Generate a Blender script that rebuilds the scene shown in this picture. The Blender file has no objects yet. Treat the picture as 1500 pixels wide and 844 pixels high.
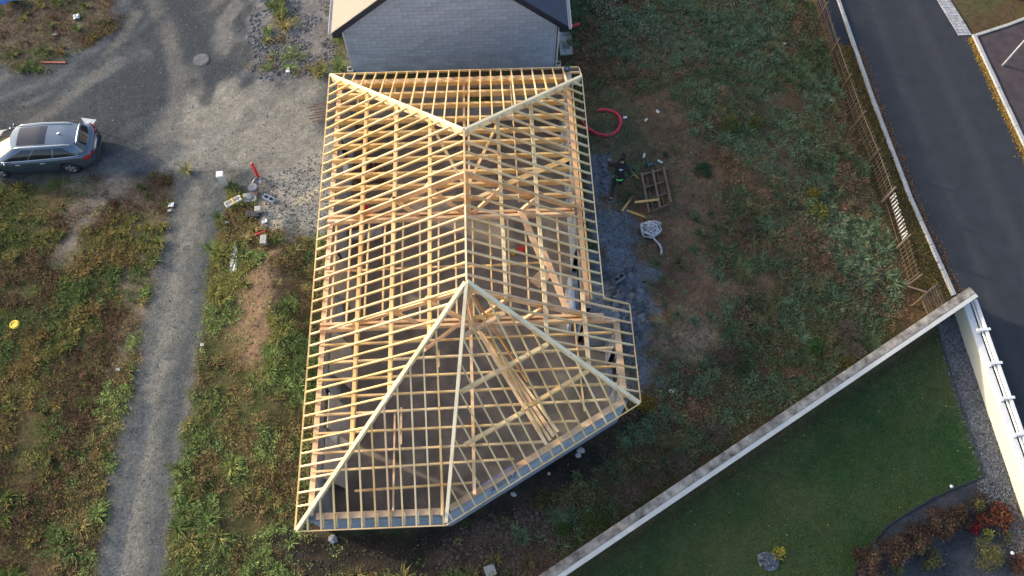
import bpy, bmesh, math, random
import numpy as np
from mathutils import Matrix, Vector
random.seed(7)
scene = bpy.context.scene
COL = scene.collection

# ------------------------------------------------------------------ camera, sky, sun, exposure
CAM = np.array([6.314006, -20.498588, 26.5])
CR = np.array([0.99918123, -0.04012805, 0.00515864])
CU = np.array([0.03436965, 0.90915337, 0.41504082])
CF = np.array([0.02134478, 0.41452369, -0.90978817])
FPX = 1105.765
cam_d = bpy.data.cameras.new("camera")
cam = bpy.data.objects.new("camera", cam_d); COL.objects.link(cam)
M = Matrix(((CR[0], CU[0], -CF[0], CAM[0]), (CR[1], CU[1], -CF[1], CAM[1]), (CR[2], CU[2], -CF[2], CAM[2]), (0, 0, 0, 1)))
cam.matrix_world = M
cam_d.sensor_width = 36.0; cam_d.lens = FPX / 1500 * 36
cam_d.clip_start = 0.1; cam_d.clip_end = 3000
scene.camera = cam

SUN_EL = math.radians(17.5)
SUN_AZ = (-0.915, 0.403)                       # horizontal direction towards the sun
w = bpy.data.worlds.new("World"); scene.world = w; w.use_nodes = True
nt = w.node_tree
bg = nt.nodes['Background']
sky = nt.nodes.new('ShaderNodeTexSky'); sky.sky_type = 'NISHITA'; sky.sun_disc = False
sky.sun_elevation = SUN_EL; sky.sun_rotation = math.atan2(SUN_AZ[0], SUN_AZ[1])
sky.altitude = 100; sky.ozone_density = 0.35; sky.dust_density = 3.0; sky.air_density = 0.85
nt.links.new(sky.outputs[0], bg.inputs[0]); bg.inputs[1].default_value = 0.15
sl = bpy.data.lights.new("sun", 'SUN'); so = bpy.data.objects.new("sun", sl); COL.objects.link(so)
sl.energy = 2.05; sl.angle = math.radians(2.0); sl.color = (1.0, 0.85, 0.64)
d = Vector((-SUN_AZ[0] * math.cos(SUN_EL), -SUN_AZ[1] * math.cos(SUN_EL), -math.sin(SUN_EL)))
so.rotation_euler = d.to_track_quat('-Z', 'Y').to_euler(); so.location = (-20, 10, 30)
scene.view_settings.view_transform = 'Standard'; scene.view_settings.look = 'None'
scene.view_settings.gamma = 1.0; scene.view_settings.use_curve_mapping = False
scene.view_settings.exposure = 1.32
scene.render.engine = 'CYCLES'

# ------------------------------------------------------------------ helpers
def G(px, py, z=0.0):
    """place on the ground (height z) of a point measured in the survey picture"""
    v = (px - 750) / FPX * CR - (py - 422) / FPX * CU + CF
    t = (z - CAM[2]) / v[2]
    p = CAM + t * v
    return Vector((p[0], p[1], z))
def GP(pts, z=0.0): return [tuple(G(x, y, z)[:2]) for x, y in pts]

def link(name, me, mats, parent=None, kind=None):
    o = bpy.data.objects.new(name, me); COL.objects.link(o)
    for m in (mats if isinstance(mats, (list, tuple)) else [mats]):
        me.materials.append(m)
    if parent is not None: o.parent = parent
    if kind: o['kind'] = kind
    return o
def tag(o, label, cat, group=None):
    o['label'] = label; o['category'] = cat
    if group: o['group'] = group
    return o
def thing(name, label, cat, loc=(0, 0, 0), rz=0.0, group=None):
    o = bpy.data.objects.new(name, None); COL.objects.link(o)
    o.location = loc; o.rotation_euler = (0, 0, rz); o.empty_display_size = 0.3
    return tag(o, label, cat, group)
def copy_tree(o, parent=None):
    c = o.copy(); COL.objects.link(c); c.parent = parent
    for ch in list(o.children): copy_tree(ch, c)
    return c

class MB:
    def __init__(s, off=(0, 0, 0)): s.v = []; s.f = []; s.m = []; s.off = Vector(off); s.mi = 0
    def add(s, vs, fs, mi=None):
        b = len(s.v)
        s.v += [tuple(Vector(p) - s.off) for p in vs]
        s.f += [tuple(b + i for i in f) for f in fs]
        s.m += [s.mi if mi is None else mi] * len(fs)
    def box(s, lo, hi, mi=None):
        (a, b, c), (d_, e, f) = lo, hi
        s.add([(a, b, c), (d_, b, c), (d_, e, c), (a, e, c), (a, b, f), (d_, b, f), (d_, e, f), (a, e, f)],
              [(3, 2, 1, 0), (4, 5, 6, 7), (0, 1, 5, 4), (1, 2, 6, 5), (2, 3, 7, 6), (3, 0, 4, 7)], mi)
    def beam(s, p0, p1, w, h, up=(0, 0, 1), top=True, mi=None):
        """board from p0 to p1, w wide, h deep; the points run along the middle of its top edge (or centre)"""
        p0, p1 = Vector(p0), Vector(p1); d_ = (p1 - p0).normalized()
        sd = d_.cross(Vector(up))
        if sd.length < 1e-4: sd = Vector((1, 0, 0))
        sd.normalize(); u = sd.cross(d_).normalized()
        t0, t1 = (0, -h) if top else (h / 2, -h / 2)
        vs = []
        for p in (p0, p1):
            vs += [p - sd * w / 2 + u * t1, p + sd * w / 2 + u * t1, p + sd * w / 2 + u * t0, p - sd * w / 2 + u * t0]
        s.add(vs, [(3, 2, 1, 0), (4, 5, 6, 7), (0, 1, 5, 4), (1, 2, 6, 5), (2, 3, 7, 6), (3, 0, 4, 7)], mi)
    def prism(s, pts, z0, z1, mi=None):
        n = len(pts)
        a = sum(pts[i][0] * pts[(i + 1) % n][1] - pts[(i + 1) % n][0] * pts[i][1] for i in range(n))
        if a < 0: pts = pts[::-1]
        s.add([(x, y, z0) for x, y in pts] + [(x, y, z1) for x, y in pts],
              [tuple(range(n - 1, -1, -1)), tuple(range(n, 2 * n))] + [(i, (i + 1) % n, n + (i + 1) % n, n + i) for i in range(n)], mi)
    def tube(s, pts, r, n=8, mi=None, closed=False):
        pts = [Vector(p) for p in pts]; L = len(pts); rings = []; up = None
        rr = r if isinstance(r, (list, tuple)) else [r] * L
        for i, p in enumerate(pts):
            t = (pts[min(i + 1, L - 1)] - pts[max(i - 1, 0)]).normalized()
            if up is None:
                up = Vector((0, 0, 1)) if abs(t.z) < 0.9 else Vector((1, 0, 0))
            a = t.cross(up).normalized(); b_ = a.cross(t).normalized(); up = b_
            rings.append([p + (a * math.cos(2 * math.pi * k / n) + b_ * math.sin(2 * math.pi * k / n)) * rr[i] for k in range(n)])
        vs = [q for ring in rings for q in ring]; fs = []
        for i in range(L - 1):
            for k in range(n):
                k2 = (k + 1) % n
                fs.append((i * n + k, i * n + k2, (i + 1) * n + k2, (i + 1) * n + k))
        fs.append(tuple(range(n - 1, -1, -1))); fs.append(tuple(range((L - 1) * n, L * n)))
        s.add(vs, fs, mi)
    def build(s, name, mats, parent=None, smooth=False, kind=None, bevel=0):
        me = bpy.data.meshes.new(name); me.from_pydata(s.v, [], s.f)
        me.polygons.foreach_set('material_index', s.m)
        if smooth: me.polygons.foreach_set('use_smooth', [True] * len(s.f))
        me.update()
        o = link(name, me, mats, parent, kind)
        if bevel:
            b = o.modifiers.new('bevel', 'BEVEL'); b.width = bevel; b.segments = 2; b.limit_method = 'ANGLE'
        return o

# ---- materials
def nodes(name):
    m = bpy.data.materials.new(name); m.use_nodes = True
    n = m.node_tree; b = n.nodes['Principled BSDF']; return m, n, b
def N(n, t, **kw):
    x = n.nodes.new(t)
    for k, v in kw.items(): setattr(x, k, v)
    return x
def coords(n, scale=(1, 1, 1), out='Object'):
    tc = N(n, 'ShaderNodeTexCoord'); mp = N(n, 'ShaderNodeMapping'); mp.inputs['Scale'].default_value = scale
    n.links.new(tc.outputs[out], mp.inputs[0]); return mp.outputs[0]
def noise(n, vec, scale, detail=4, rough=.6):
    x = N(n, 'ShaderNodeTexNoise'); x.inputs['Scale'].default_value = scale; x.inputs['Detail'].default_value = detail
    x.inputs['Roughness'].default_value = rough; n.links.new(vec, x.inputs['Vector']); return x.outputs['Fac']
def ramp(n, fac, stops):
    r = N(n, 'ShaderNodeValToRGB'); e = r.color_ramp.elements
    while len(e) > len(stops): e.remove(e[-1])
    while len(e) < len(stops): e.new(1)
    for el, (p, c) in zip(e, stops): el.position = p; el.color = (*c, 1)
    n.links.new(fac, r.inputs[0]); return r.outputs[0]
def mixc(n, a, b, fac, mode='MIX'):
    x = N(n, 'ShaderNodeMix', data_type='RGBA', blend_type=mode)
    for s_, v in ((x.inputs[6], a), (x.inputs[7], b), (x.inputs[0], fac)):
        if isinstance(v, (int, float)): s_.default_value = v
        elif isinstance(v, tuple): s_.default_value = (*v, 1)
        else: n.links.new(v, s_)
    return x.outputs[2]
def bump(n, b, h, strength, dist=.01):
    x = N(n, 'ShaderNodeBump'); x.inputs['Strength'].default_value = strength; x.inputs['Distance'].default_value = dist
    n.links.new(h, x.inputs['Height']); n.links.new(x.outputs[0], b.inputs['Normal'])
def mat(name, c, rough=.6, metal=0, var=.25, sc=6, bmp=.2, spec=.4, rand=0.0, c2=None):
    m, n, b = nodes(name)
    v = coords(n); f = noise(n, v, sc)
    lo = tuple(x * (1 - var) for x in c); hi = tuple(min(1, x * (1 + var)) for x in (c2 or c))
    col = ramp(n, f, [(.3, lo), (.7, hi)])
    if rand:
        oi = N(n, 'ShaderNodeObjectInfo')
        col = mixc(n, col, ramp(n, oi.outputs['Random'], [(0, (1 - rand,) * 3), (1, (1 + rand,) * 3)]), 1.0, 'MULTIPLY')
    n.links.new(col, b.inputs['Base Color'])
    b.inputs['Roughness'].default_value = rough; b.inputs['Metallic'].default_value = metal
    b.inputs['Specular IOR Level'].default_value = spec
    if bmp: bump(n, b, noise(n, v, sc * 6), bmp)
    return m
def wood(name, pal, grain=1.0, rough=.65):
    """sawn softwood: each board its own tone, long grain streaks, knots"""
    m, n, b = nodes(name)
    oi = N(n, 'ShaderNodeObjectInfo')
    base = ramp(n, oi.outputs['Random'], [(i / (len(pal) - 1), c) for i, c in enumerate(pal)])
    v = coords(n)
    g1 = noise(n, coords(n, (3, 3, 3)), 9 * grain, 5, .7)
    col = mixc(n, base, ramp(n, g1, [(.25, (.72, .66, .58)), (.6, (1.08, 1.06, 1.0))]), .75, 'MULTIPLY')
    vo = N(n, 'ShaderNodeTexVoronoi'); vo.inputs['Scale'].default_value = 3.2; n.links.new(v, vo.inputs['Vector'])
    kn = ramp(n, vo.outputs['Distance'], [(.05, (.38, .22, .10)), (.11, (1, 1, 1))])
    col = mixc(n, col, ramp(n, noise(n, v, 1.1, 3), [(.32, (.74, .64, .54)), (.5, (1, 1, 1)), (.7, (1.06, 1.05, 1.02))]), .8, 'MULTIPLY')
    col = mixc(n, col, kn, .7, 'MULTIPLY')
    n.links.new(col, b.inputs['Base Color']); b.inputs['Roughness'].default_value = rough
    b.inputs['Specular IOR Level'].default_value = .25
    bump(n, b, noise(n, v, 40), .15, .004)
    return m
W_RAFT = wood('pale_rafter_pine', [(.62, .46, .24), (.76, .60, .35), (.82, .68, .43), (.66, .47, .22), (.80, .64, .36)])
W_RAFTR = wood('weathered_rafter_pine', [(.74, .60, .38), (.64, .47, .27), (.80, .67, .44), (.72, .54, .32)])
W_YEL = wood('treated_yellow_timber', [(.72, .53, .24), (.77, .60, .31), (.70, .48, .22), (.80, .65, .38)])
W_PINK = wood('fresh_pinkish_timber', [(.70, .50, .33), (.76, .56, .37), (.70, .46, .29), (.78, .61, .43)])
W_HIP = wood('planed_hip_timber', [(.87, .77, .56), (.84, .73, .50)])
W_OLD = wood('weathered_grey_brown_wood', [(.15, .10, .075), (.19, .13, .10), (.12, .085, .07)])
W_FENCE = wood('chestnut_paling', [(.11, .08, .06), (.15, .12, .095), (.09, .065, .05), (.19, .16, .13)])
def block_mat(name, c, rand=.1):
    m, n, b = nodes(name)
    v = coords(n)
    geo = N(n, 'ShaderNodeNewGeometry')
    rv = ramp(n, geo.outputs['Random Per Island'], [(0, (1 - rand,) * 3), (.5, (1, 1, 1)), (1, (1 + rand, 1 + rand, 1 + rand * 1.2))])
    oi = N(n, 'ShaderNodeObjectInfo')
    rv = mixc(n, rv, ramp(n, oi.outputs['Random'], [(0, (1 - rand,) * 3), (1, (1 + rand,) * 3)]), 1.0, 'MULTIPLY')
    col = mixc(n, c, rv, 1.0, 'MULTIPLY')
    col = mixc(n, col, ramp(n, noise(n, v, 2.2), [(.3, (.82, .82, .84)), (.7, (1.1, 1.1, 1.1))]), 1.0, 'MULTIPLY')
    col = mixc(n, col, ramp(n, noise(n, v, 60, 2), [(.3, (.85, .85, .85)), (.7, (1.12, 1.12, 1.12))]), 1.0, 'MULTIPLY')
    n.links.new(col, b.inputs['Base Color']); b.inputs['Roughness'].default_value = .92
    b.inputs['Specular IOR Level'].default_value = .15
    bump(n, b, noise(n, v, 70), .5, .006)
    return m
BLOCK = block_mat('grey_concrete_block', (.32, .375, .45))
BLOCKN = block_mat('aged_grey_concrete_block', (.37, .42, .49), .09)
MORTAR = mat('dark_mortar', (.15, .17, .20), .95)
SLAB = mat('dusty_concrete_slab', (.165, .148, .132), .85, var=.25, sc=1.1, c2=(.225, .20, .175))
WHITE = mat('white_plastic', (.66, .68, .69), .4, var=.06)
WPAINT = mat('white_render_paint', (.50, .505, .485), .8, var=.08, sc=1.5)
CREAM = mat('cream_render', (.54, .515, .43), .85, var=.08, sc=1.0)
GREYP = mat('grey_plastic', (.16, .17, .19), .5)
DARKP = mat('dark_plastic', (.035, .04, .05), .4)
REDP = mat('red_ribbed_pipe', (.62, .03, .03), .4, var=.12, sc=3)
REDH = mat('dark_red_hose', (.50, .03, .05), .4, var=.12)
STONE = mat('weathered_grey_coping', (.16, .145, .125), .95, var=.55, sc=3.2, c2=(.26, .24, .21))
CONC = mat('light_concrete', (.38, .38, .36), .9, var=.15)
KERB = mat('grey_kerb_concrete', (.34, .35, .36), .9, var=.15, sc=3)
ROCK = mat('crushed_grey_stone', (.20, .215, .24), .9, var=.5, sc=1.2)
ROCKB = mat('brown_field_stone', (.20, .165, .13), .9, var=.5, sc=1.2)
SLATE = mat('dark_blue_slate', (.045, .055, .085), .6, var=.15, sc=3)
MEMB = mat('cream_roof_membrane', (.25, .237, .205), .8, var=.05, sc=1.5)
FASC = mat('dark_slate_fascia', (.02, .024, .04), .5)
PVC = mat('offwhite_pvc_trim', (.60, .56, .56), .5, var=.08)
YEL = mat('yellow_plastic', (.75, .55, .05), .5)
BLUE = mat('blue_plastic', (.10, .18, .42), .4)
TARP = mat('pale_plastic_sheeting', (.50, .51, .53), .45, var=.25, sc=8, bmp=.6)
RUST = mat('rusty_brown_steel', (.14, .07, .045), .8, var=.35)

# ------------------------------------------------------------------ noise and polygon tools
def _h(ix, iy, seed):
    h = (ix.astype(np.int64) * 374761393 + iy.astype(np.int64) * 668265263 + seed * 1442695041) & 0x7fffffff
    h = ((h ^ (h >> 13)) * 1274126177) & 0x7fffffff
    return ((h ^ (h >> 16)) & 0xffff) / 65535.0
def vn(x, y, s, seed=0):
    x = np.asarray(x, float) / s; y = np.asarray(y, float) / s
    ix, iy = np.floor(x), np.floor(y); fx, fy = x - ix, y - iy
    fx = fx * fx * (3 - 2 * fx); fy = fy * fy * (3 - 2 * fy)
    a, b = _h(ix, iy, seed), _h(ix + 1, iy, seed); c, d_ = _h(ix, iy + 1, seed), _h(ix + 1, iy + 1, seed)
    return (a * (1 - fx) + b * fx) * (1 - fy) + (c * (1 - fx) + d_ * fx) * fy
def fbm(x, y, s, seed=0, o=4):
    v = 0; a = 1; t = 0
    for k in range(o): v = v + a * vn(x, y, s / 2 ** k, seed + 17 * k); t += a; a *= .55
    return v / t
def sd_poly(x, y, P):
    """signed distance, positive inside"""
    x = np.asarray(x, float); y = np.asarray(y, float)
    d2 = np.full(x.shape, 1e9); ins = np.zeros(x.shape, bool); n = len(P)
    for i in range(n):
        ax, ay = P[i]; bx, by = P[(i + 1) % n]; ex, ey = bx - ax, by - ay
        t = np.clip(((x - ax) * ex + (y - ay) * ey) / (ex * ex + ey * ey + 1e-12), 0, 1)
        d2 = np.minimum(d2, (x - ax - t * ex) ** 2 + (y - ay - t * ey) ** 2)
        c = ((ay > y) != (by > y)) & (x < ex * (y - ay) / (ey + 1e-12) + ax)
        ins ^= c
    return np.where(ins, 1, -1) * np.sqrt(d2)
def sstep(v, a, b):
    t = np.clip((v - a) / (b - a), 0, 1); return t * t * (3 - 2 * t)

Z = {
 'court': GP([(-400, 100), (0, 102), (60, 98), (120, 75), (170, 40), (180, -60), (520, -60), (500, 60), (495, 330), (430, 345), (400, 300), (340, 262), (262, 258), (0, 268), (-400, 260)]),
 'light': GP([(250, 128), (330, 108), (470, 118), (492, 330), (430, 345), (385, 255), (240, 262), (235, 200)]),
 'light2': GP([(305, 0), (370, 0), (365, 90), (310, 80)]),
 'light3': GP([(-50, 130), (70, 165), (95, 178), (-50, 180)]),
 'nwstones': GP([(372, -20), (500, -20), (500, 110), (380, 118), (365, 60)]),
 'nwgrass': GP([(395, -20), (430, 0), (425, 50), (440, 78), (485, 100), (478, 120), (420, 112), (372, 100), (395, 70), (400, 30)]),
 'drive': GP([(255, 250), (345, 250), (318, 330), (300, 450), (268, 640), (236, 900), (132, 900), (165, 700), (205, 500), (232, 380)]),
 'pile': GP([(392, 250), (480, 225), (488, 350), (425, 352), (395, 345), (385, 300)]),
 'sunlit_sand': GP([(462, 268), (476, 280), (440, 300), (412, 330), (405, 345), (400, 330), (420, 305)]),
 'dirtW': GP([(375, 375), (410, 365), (425, 420), (400, 480), (390, 560), (350, 530), (345, 440)]),
 'track': GP([(150, 270), (262, 262), (245, 330), (210, 420), (190, 540), (165, 540), (190, 400), (200, 330)]),
 'bareW': GP([(70, 262), (190, 262), (150, 300), (110, 380), (85, 380), (100, 300)]),
 'houseE': GP([(845, 105), (870, 130), (960, 135), (1015, 175), (1045, 250), (1048, 300), (1062, 420), (1050, 490), (985, 520), (960, 560), (930, 600), (880, 440)]),
 'moistE': GP([(855, 130), (930, 140), (950, 200), (930, 300), (900, 320), (860, 200)]),
 'gravE': GP([(866, 225), (888, 235), (892, 310), (915, 312), (940, 350), (950, 420), (965, 500), (945, 560), (935, 580), (870, 430)]),
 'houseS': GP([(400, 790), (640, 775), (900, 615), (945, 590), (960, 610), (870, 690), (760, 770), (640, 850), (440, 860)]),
 'brownS': GP([(690, 765), (760, 745), (830, 770), (800, 850), (640, 860), (640, 810)]),
 'moundE': GP([(1055, 130), (1125, 125), (1165, 250), (1180, 330), (1150, 420), (1090, 430), (1060, 320), (1085, 230)]),
 'sunpatchE': GP([(945, 490), (1000, 478), (1040, 500), (1020, 522), (960, 520)]),
 'TL': GP([(-500, 60), (0, 98), (90, 95), (165, 40), (180, -80), (-500, -80)]),
}
COPING = [(1405.0, 423.0), (796, 845)]
lawnP = GP([(1372, 480), (1395, 555), (1441, 698), (1370, 728), (1300, 770), (1255, 830), (1235, 900), (700, 960), (820, 860)])
lawn_edge = [G(1385, 470), G(1398, 560), G(1441, 698)]
stripP = GP([(1372, 470), (1398, 445), (1530, 860), (1430, 730), (1441, 698), (1395, 560)])
bedP = GP([(1441, 700), (1370, 728), (1300, 770), (1255, 830), (1235, 900), (1600, 1000), (1540, 830), (1480, 720)])
vergeP = [(21.5, 9), (23.0, 9), (22.85, 5.8), (22.95, 2), (23.3, -4), (23.8, -9.3), (22.6, -10.6), (22.0, -6), (21.5, 0)]
roadP = [(22.9, 60), (22.85, 5.8), (23.1, 0), (23.45, -5), (24.05, -10), (24.15, -19), (24.3, -60), (29.9, -60), (29.3, -10), (28.9, -2.7), (28.45, 3.5), (28.1, 5.64), (27.2, 12), (26.5, 60)]

# ------------------------------------------------------------------ ground sheet
def hgt(x, y):
    x = np.asarray(x, float); y = np.asarray(y, float)
    h = .10 * (fbm(x, y, 2.5, 3) - .5) + .05 * (fbm(x, y, .7, 9, 3) - .5)
    def bumpm(cx, cy, rx, ry, H, ang=0):
        c, s = math.cos(ang), math.sin(ang); u = (x - cx) * c + (y - cy) * s; v = -(x - cx) * s + (y - cy) * c
        return H * np.exp(-(u / rx) ** 2 - (v / ry) ** 2)
    n1 = .7 + .6 * fbm(x, y, 1.2, 31, 3)
    h = h + bumpm(-2.2, -9.5, 1.2, 4.5, .55, .12) * n1                         # spoil ridge between drive and house
    h = h + bumpm(-1.6, -4.6, 1.0, 1.0, .30) * n1
    h = h + bumpm(14.8, .6, 2.2, 2.6, .6, .4) * n1 + bumpm(16.6, -3.2, 1.6, 3.5, .45, .2) * n1
    h = h + bumpm(14.5, -9.5, 2.3, 1.3, .5, .5) * n1
    h = h + bumpm(12.3, -8.2, .8, .9, .18) * n1
    h = h + bumpm(19, -6, 3, 4, .25) * n1
    sdh = sd_poly(x, y, [(.3, -.4), (9.5, -.4), (9.5, -10.6), (10.5, -10.6), (10.5, -13.9), (4.6, -17.2), (.3, -17.2)])
    h = h * sstep(-sdh, .1, 1.2) - .05 * sstep(sdh, -.4, .1)
    flat = sstep(sd_poly(x, y, roadP), -.5, .1)
    lw = sstep(sd_poly(x, y, lawnP), -.3, .3)
    h = h * (1 - flat) * (1 - .8 * lw) - .03 * flat
    park = sstep(x, 28.2, 28.6); h = h * (1 - park) - .03 * park
    nh = sstep(sd_poly(x, y, [(0, 2), (9.8, 2), (9.8, 14), (0, 14)]), -.4, .1); h = h * (1 - nh)
    cy = sstep(sd_poly(x, y, Z['court']), -.6, .8)
    return h * (1 - .75 * cy)

def axis(a, b, st, far):
    core = np.arange(a, b + st * .5, st); ext = []; d_ = st; p = 0
    while p < far:
        d_ *= 1.25; p += d_; ext.append(p)
    ext = np.array(ext)
    return np.concatenate([a - ext[::-1], core, core[-1] + ext])
gx = axis(-18.5, 33, .085, 500); gy = axis(-21.5, 9.5, .085, 500)
X, Y = np.meshgrid(gx, gy); nx, ny = len(gx), len(gy)
x, y = X.ravel(), Y.ravel(); zg = hgt(x, y)
far_ = np.maximum(np.maximum(-18.5 - x, x - 33), np.maximum(-21.5 - y, y - 9.5))
zg = np.where(far_ > 0, zg * np.exp(-np.clip(far_, 0, 50) / 3), zg)
def C(*c): return np.array(c)
col = np.tile(C(.065, .048, .032), (len(x), 1))
nA, nB, nC_ = fbm(x, y, 3.0, 1), fbm(x, y, .8, 2), fbm(x, y, .28, 4, 3)
fine = vn(x, y, .12, 77)
def mixin(wt, c):
    global col
    wt = wt[:, None]; col = col * (1 - wt) + c * wt
def zone(name, soft=.25, amp=.9, seed=5, sc=.9):
    P = Z[name] if isinstance(name, str) else name
    m = np.zeros(len(x)); 
    bx = [p[0] for p in P]; by = [p[1] for p in P]
    sel = (x > min(bx) - 2) & (x < max(bx) + 2) & (y > min(by) - 2) & (y < max(by) + 2)
    xs, ys = x[sel], y[sel]
    m[sel] = sstep(sd_poly(xs, ys, P) + amp * (fbm(xs, ys, sc, seed) - .5) * 2, -soft, soft)
    return m
def tone(c0, c1, f): return C(*c0)[None] * (1 - f[:, None]) + C(*c1)[None] * f[:, None]
nn = np.clip((nB - .5) * 2.2 + .5, 0, 1); nf = np.clip((nC_ - .5) * 2 + .5, 0, 1); na = np.clip((nA - .5) * 2.6 + .5, 0, 1)
mixin(np.ones(len(x)), tone((.050, .062, .022), (.095, .072, .036), nn))
mixin(sstep(na, .55, .8) * .6, C(.085, .050, .032)[None])
mixin(zone('TL', .3, 1.2), tone((.07, .055, .040), (.14, .115, .085), nn * .6 + nf * .4))
wc = zone('court', .35, .7)
mixin(wc, tone((.050, .064, .080), (.098, .110, .120), nn * .3 + nf * .25 + na * .45))
mixin(wc * zone('light', .6, 1.5, 6, 1.4) * .92, tone((.18, .177, .160), (.285, .272, .235), nf * .5 + nn * .5))
mixin(wc * zone('light2', .6, 1.5, 7, 1.2) * .7, tone((.15, .145, .135), (.22, .21, .19), nf))
mixin(wc * zone('light3', .5, 1.2, 8, 1.2) * .75, tone((.14, .135, .115), (.21, .19, .155), nf))
# churned bands following the curve the lorries take
pc = G(-120, -190); rr_ = np.hypot(x - pc.x, y - pc.y); th_ = np.arctan2(y - pc.y, x - pc.x)
stk = np.clip((fbm(rr_, th_ * 7, .95, 101, 2) - .5) * 2.6 + .5, 0, 1)
open_ = 1 - zone('light', .9, 1.6, 6, 1.4) * .75
mixin(wc * open_ * sstep(stk, .45, .8) * .75, C(.038, .047, .058)[None])
mixin(wc * open_ * sstep(1 - stk, .62, .9) * .55, C(.145, .148, .145)[None])
mixin(wc * zone(GP([(175, 150), (250, 90), (300, 60), (330, 60), (330, 105), (250, 150), (235, 225), (190, 235), (150, 200)]), .8, 1.6, 12, 1.5) * .6, C(.042, .052, .064)[None])
# tyre tracks sweeping across the court
for k, (p0, p1, p2, wd) in enumerate([((150, 0), (240, 110), (140, 215), .35), ((215, -10), (300, 120), (230, 230), .4), ((262, 0), (330, 90), (300, 150), .3), ((0, 205), (130, 150), (200, 20), .3), ((-20, 160), (120, 130), (260, 10), .25)]):
    A, B_, D_ = [np.array(G(*p)[:2]) for p in (p0, p1, p2)]
    best = np.full(len(x), 9.0)
    sel = (x < 1) & (y > -4)
    for t in np.linspace(0, 1, 26):
        q = (1 - t) ** 2 * A + 2 * t * (1 - t) * B_ + t * t * D_
        best[sel] = np.minimum(best[sel], np.hypot(x[sel] - q[0], y[sel] - q[1]))
    mixin(wc * (1 - sstep(best + .3 * (nC_ - .5), wd * .4, wd * 1.5)) * (.50 + .45 * nn), C(*((.042, .052, .064) if k % 2 == 0 else (.13, .13, .125)))[None])
mixin(zone('nwstones', .3, .8), tone((.10, .10, .105), (.23, .22, .22), nf * .7 + fine * .3))
wd_r = zone('drive', .22, .35)
mixin(wd_r, tone((.09, .10, .10), (.155, .155, .14), nf * .4 + nn * .6))
def along(pts, wdt, c, k, sd):
    A_ = GP(pts); best = np.full(len(x), 9.0); s_ = (x < 0) & (y < -2)
    for (ax, ay), (bx, by) in zip(A_[:-1], A_[1:]):
        t = np.clip(((x[s_] - ax) * (bx - ax) + (y[s_] - ay) * (by - ay)) / ((bx - ax) ** 2 + (by - ay) ** 2), 0, 1)
        best[s_] = np.minimum(best[s_], np.hypot(x[s_] - ax - t * (bx - ax), y[s_] - ay - t * (by - ay)))
    mixin(wd_r * (1 - sstep(best + .35 * (fbm(x, y, .8, sd) - .5), wdt * .35, wdt)) * k, C(*c)[None])
along([(322, 280), (290, 450), (262, 560), (240, 700), (225, 843)], .38, (.075, .085, .092), .75, 111)
along([(285, 280), (262, 400), (235, 520), (215, 640), (185, 843)], .45, (.20, .195, .172), .6, 112)
along([(215, 600), (195, 700), (165, 843)], .3, (.085, .098, .115), .7, 113)
mixin(zone('track', .3, .8) * .8, tone((.09, .065, .045), (.22, .175, .13), nn))
mixin(zone('bareW', .4, .8) * .8, tone((.14, .12, .09), (.26, .225, .18), nn))
mixin(zone('pile', .35, .7), tone((.21, .205, .19), (.32, .30, .26), nf * .5 + nn * .5))
mixin(zone('sunlit_sand', .14, .35, 5, .6), tone((.36, .325, .24), (.45, .40, .30), nf))  # sunlit stripe across the sandy pile, its light put into the colour
mixin(zone('dirtW', .35, .9), tone((.11, .07, .042), (.20, .14, .09), nf * .5 + nn * .5))
mixin(zone('moundE', .5, 1.4) * .85, tone((.085, .048, .030), (.16, .10, .062), nf * .5 + nn * .5))
mixin(zone('houseE', .4, 1.0), tone((.090, .056, .034), (.19, .125, .078), nf * .5 + nn * .5))
mixin(zone('moistE', .4, .9), tone((.065, .068, .034), (.115, .10, .06), nn))
mixin(zone('gravE', .4, 1.2), tone((.10, .12, .14), (.17, .195, .225), nf * .4 + nn * .6))
mixin(zone('sunpatchE', .3, .8), tone((.20, .145, .085), (.34, .25, .14), nf))  # patch of sunlight put into the soil colour
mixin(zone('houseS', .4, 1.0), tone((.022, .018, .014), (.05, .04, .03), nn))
mixin(zone('brownS', .4, 1.0), tone((.055, .036, .026), (.115, .075, .055), nf))
mixin(zone(vergeP, .1, .2), tone((.05, .045, .018), (.11, .075, .03), nf))
mixin(zone(lawnP, .05, .05), tone((.038, .078, .026), (.088, .108, .042), np.clip(na * 1.3 - .15, 0, 1)))
edge = zone(lawnP, .12, .1)
px_, py_ = x, y
dw = (x - 7.57) * (-.4936) + (y + 18.93) * .8697     # distance north-west of the boundary wall line
mixin(edge * sstep(dw, -.95, -.6) * .8, C(.075, .062, .035)[None])
mixin(zone(stripP, .04, .05), tone((.075, .082, .09), (.15, .155, .165), nf * .6 + fine * .4))
mixin(zone(bedP, .04, .05), tone((.030, .036, .046), (.055, .062, .075), nn))
mixin(zone(GP([(1470, 720), (1500, 700), (1600, 900), (1500, 900)]), .15, .4), tone((.07, .045, .035), (.14, .09, .07), nf))
nh = zone([(-.4, 1.4), (10, 1.4), (10, 14), (-.4, 14)], .1, .1)
mixin(zone(GP([(480, 30), (520, 30), (520, 115), (430, 112)]), .3, .6), tone((.12, .11, .10), (.20, .185, .17), nf))
col = col * (.82 + .36 * fine[:, None])
col = np.clip(col, .004, .9)
me = bpy.data.meshes.new('ground')
nv = nx * ny
idx = np.arange(nv).reshape(ny, nx)
q = np.stack([idx[:-1, :-1], idx[:-1, 1:], idx[1:, 1:], idx[1:, :-1]], -1).reshape(-1, 4)
me.vertices.add(nv); me.vertices.foreach_set('co', np.stack([x, y, zg], 1).astype(np.float32).ravel())
me.loops.add(q.size); me.loops.foreach_set('vertex_index', q.ravel().astype(np.int32))
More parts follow.
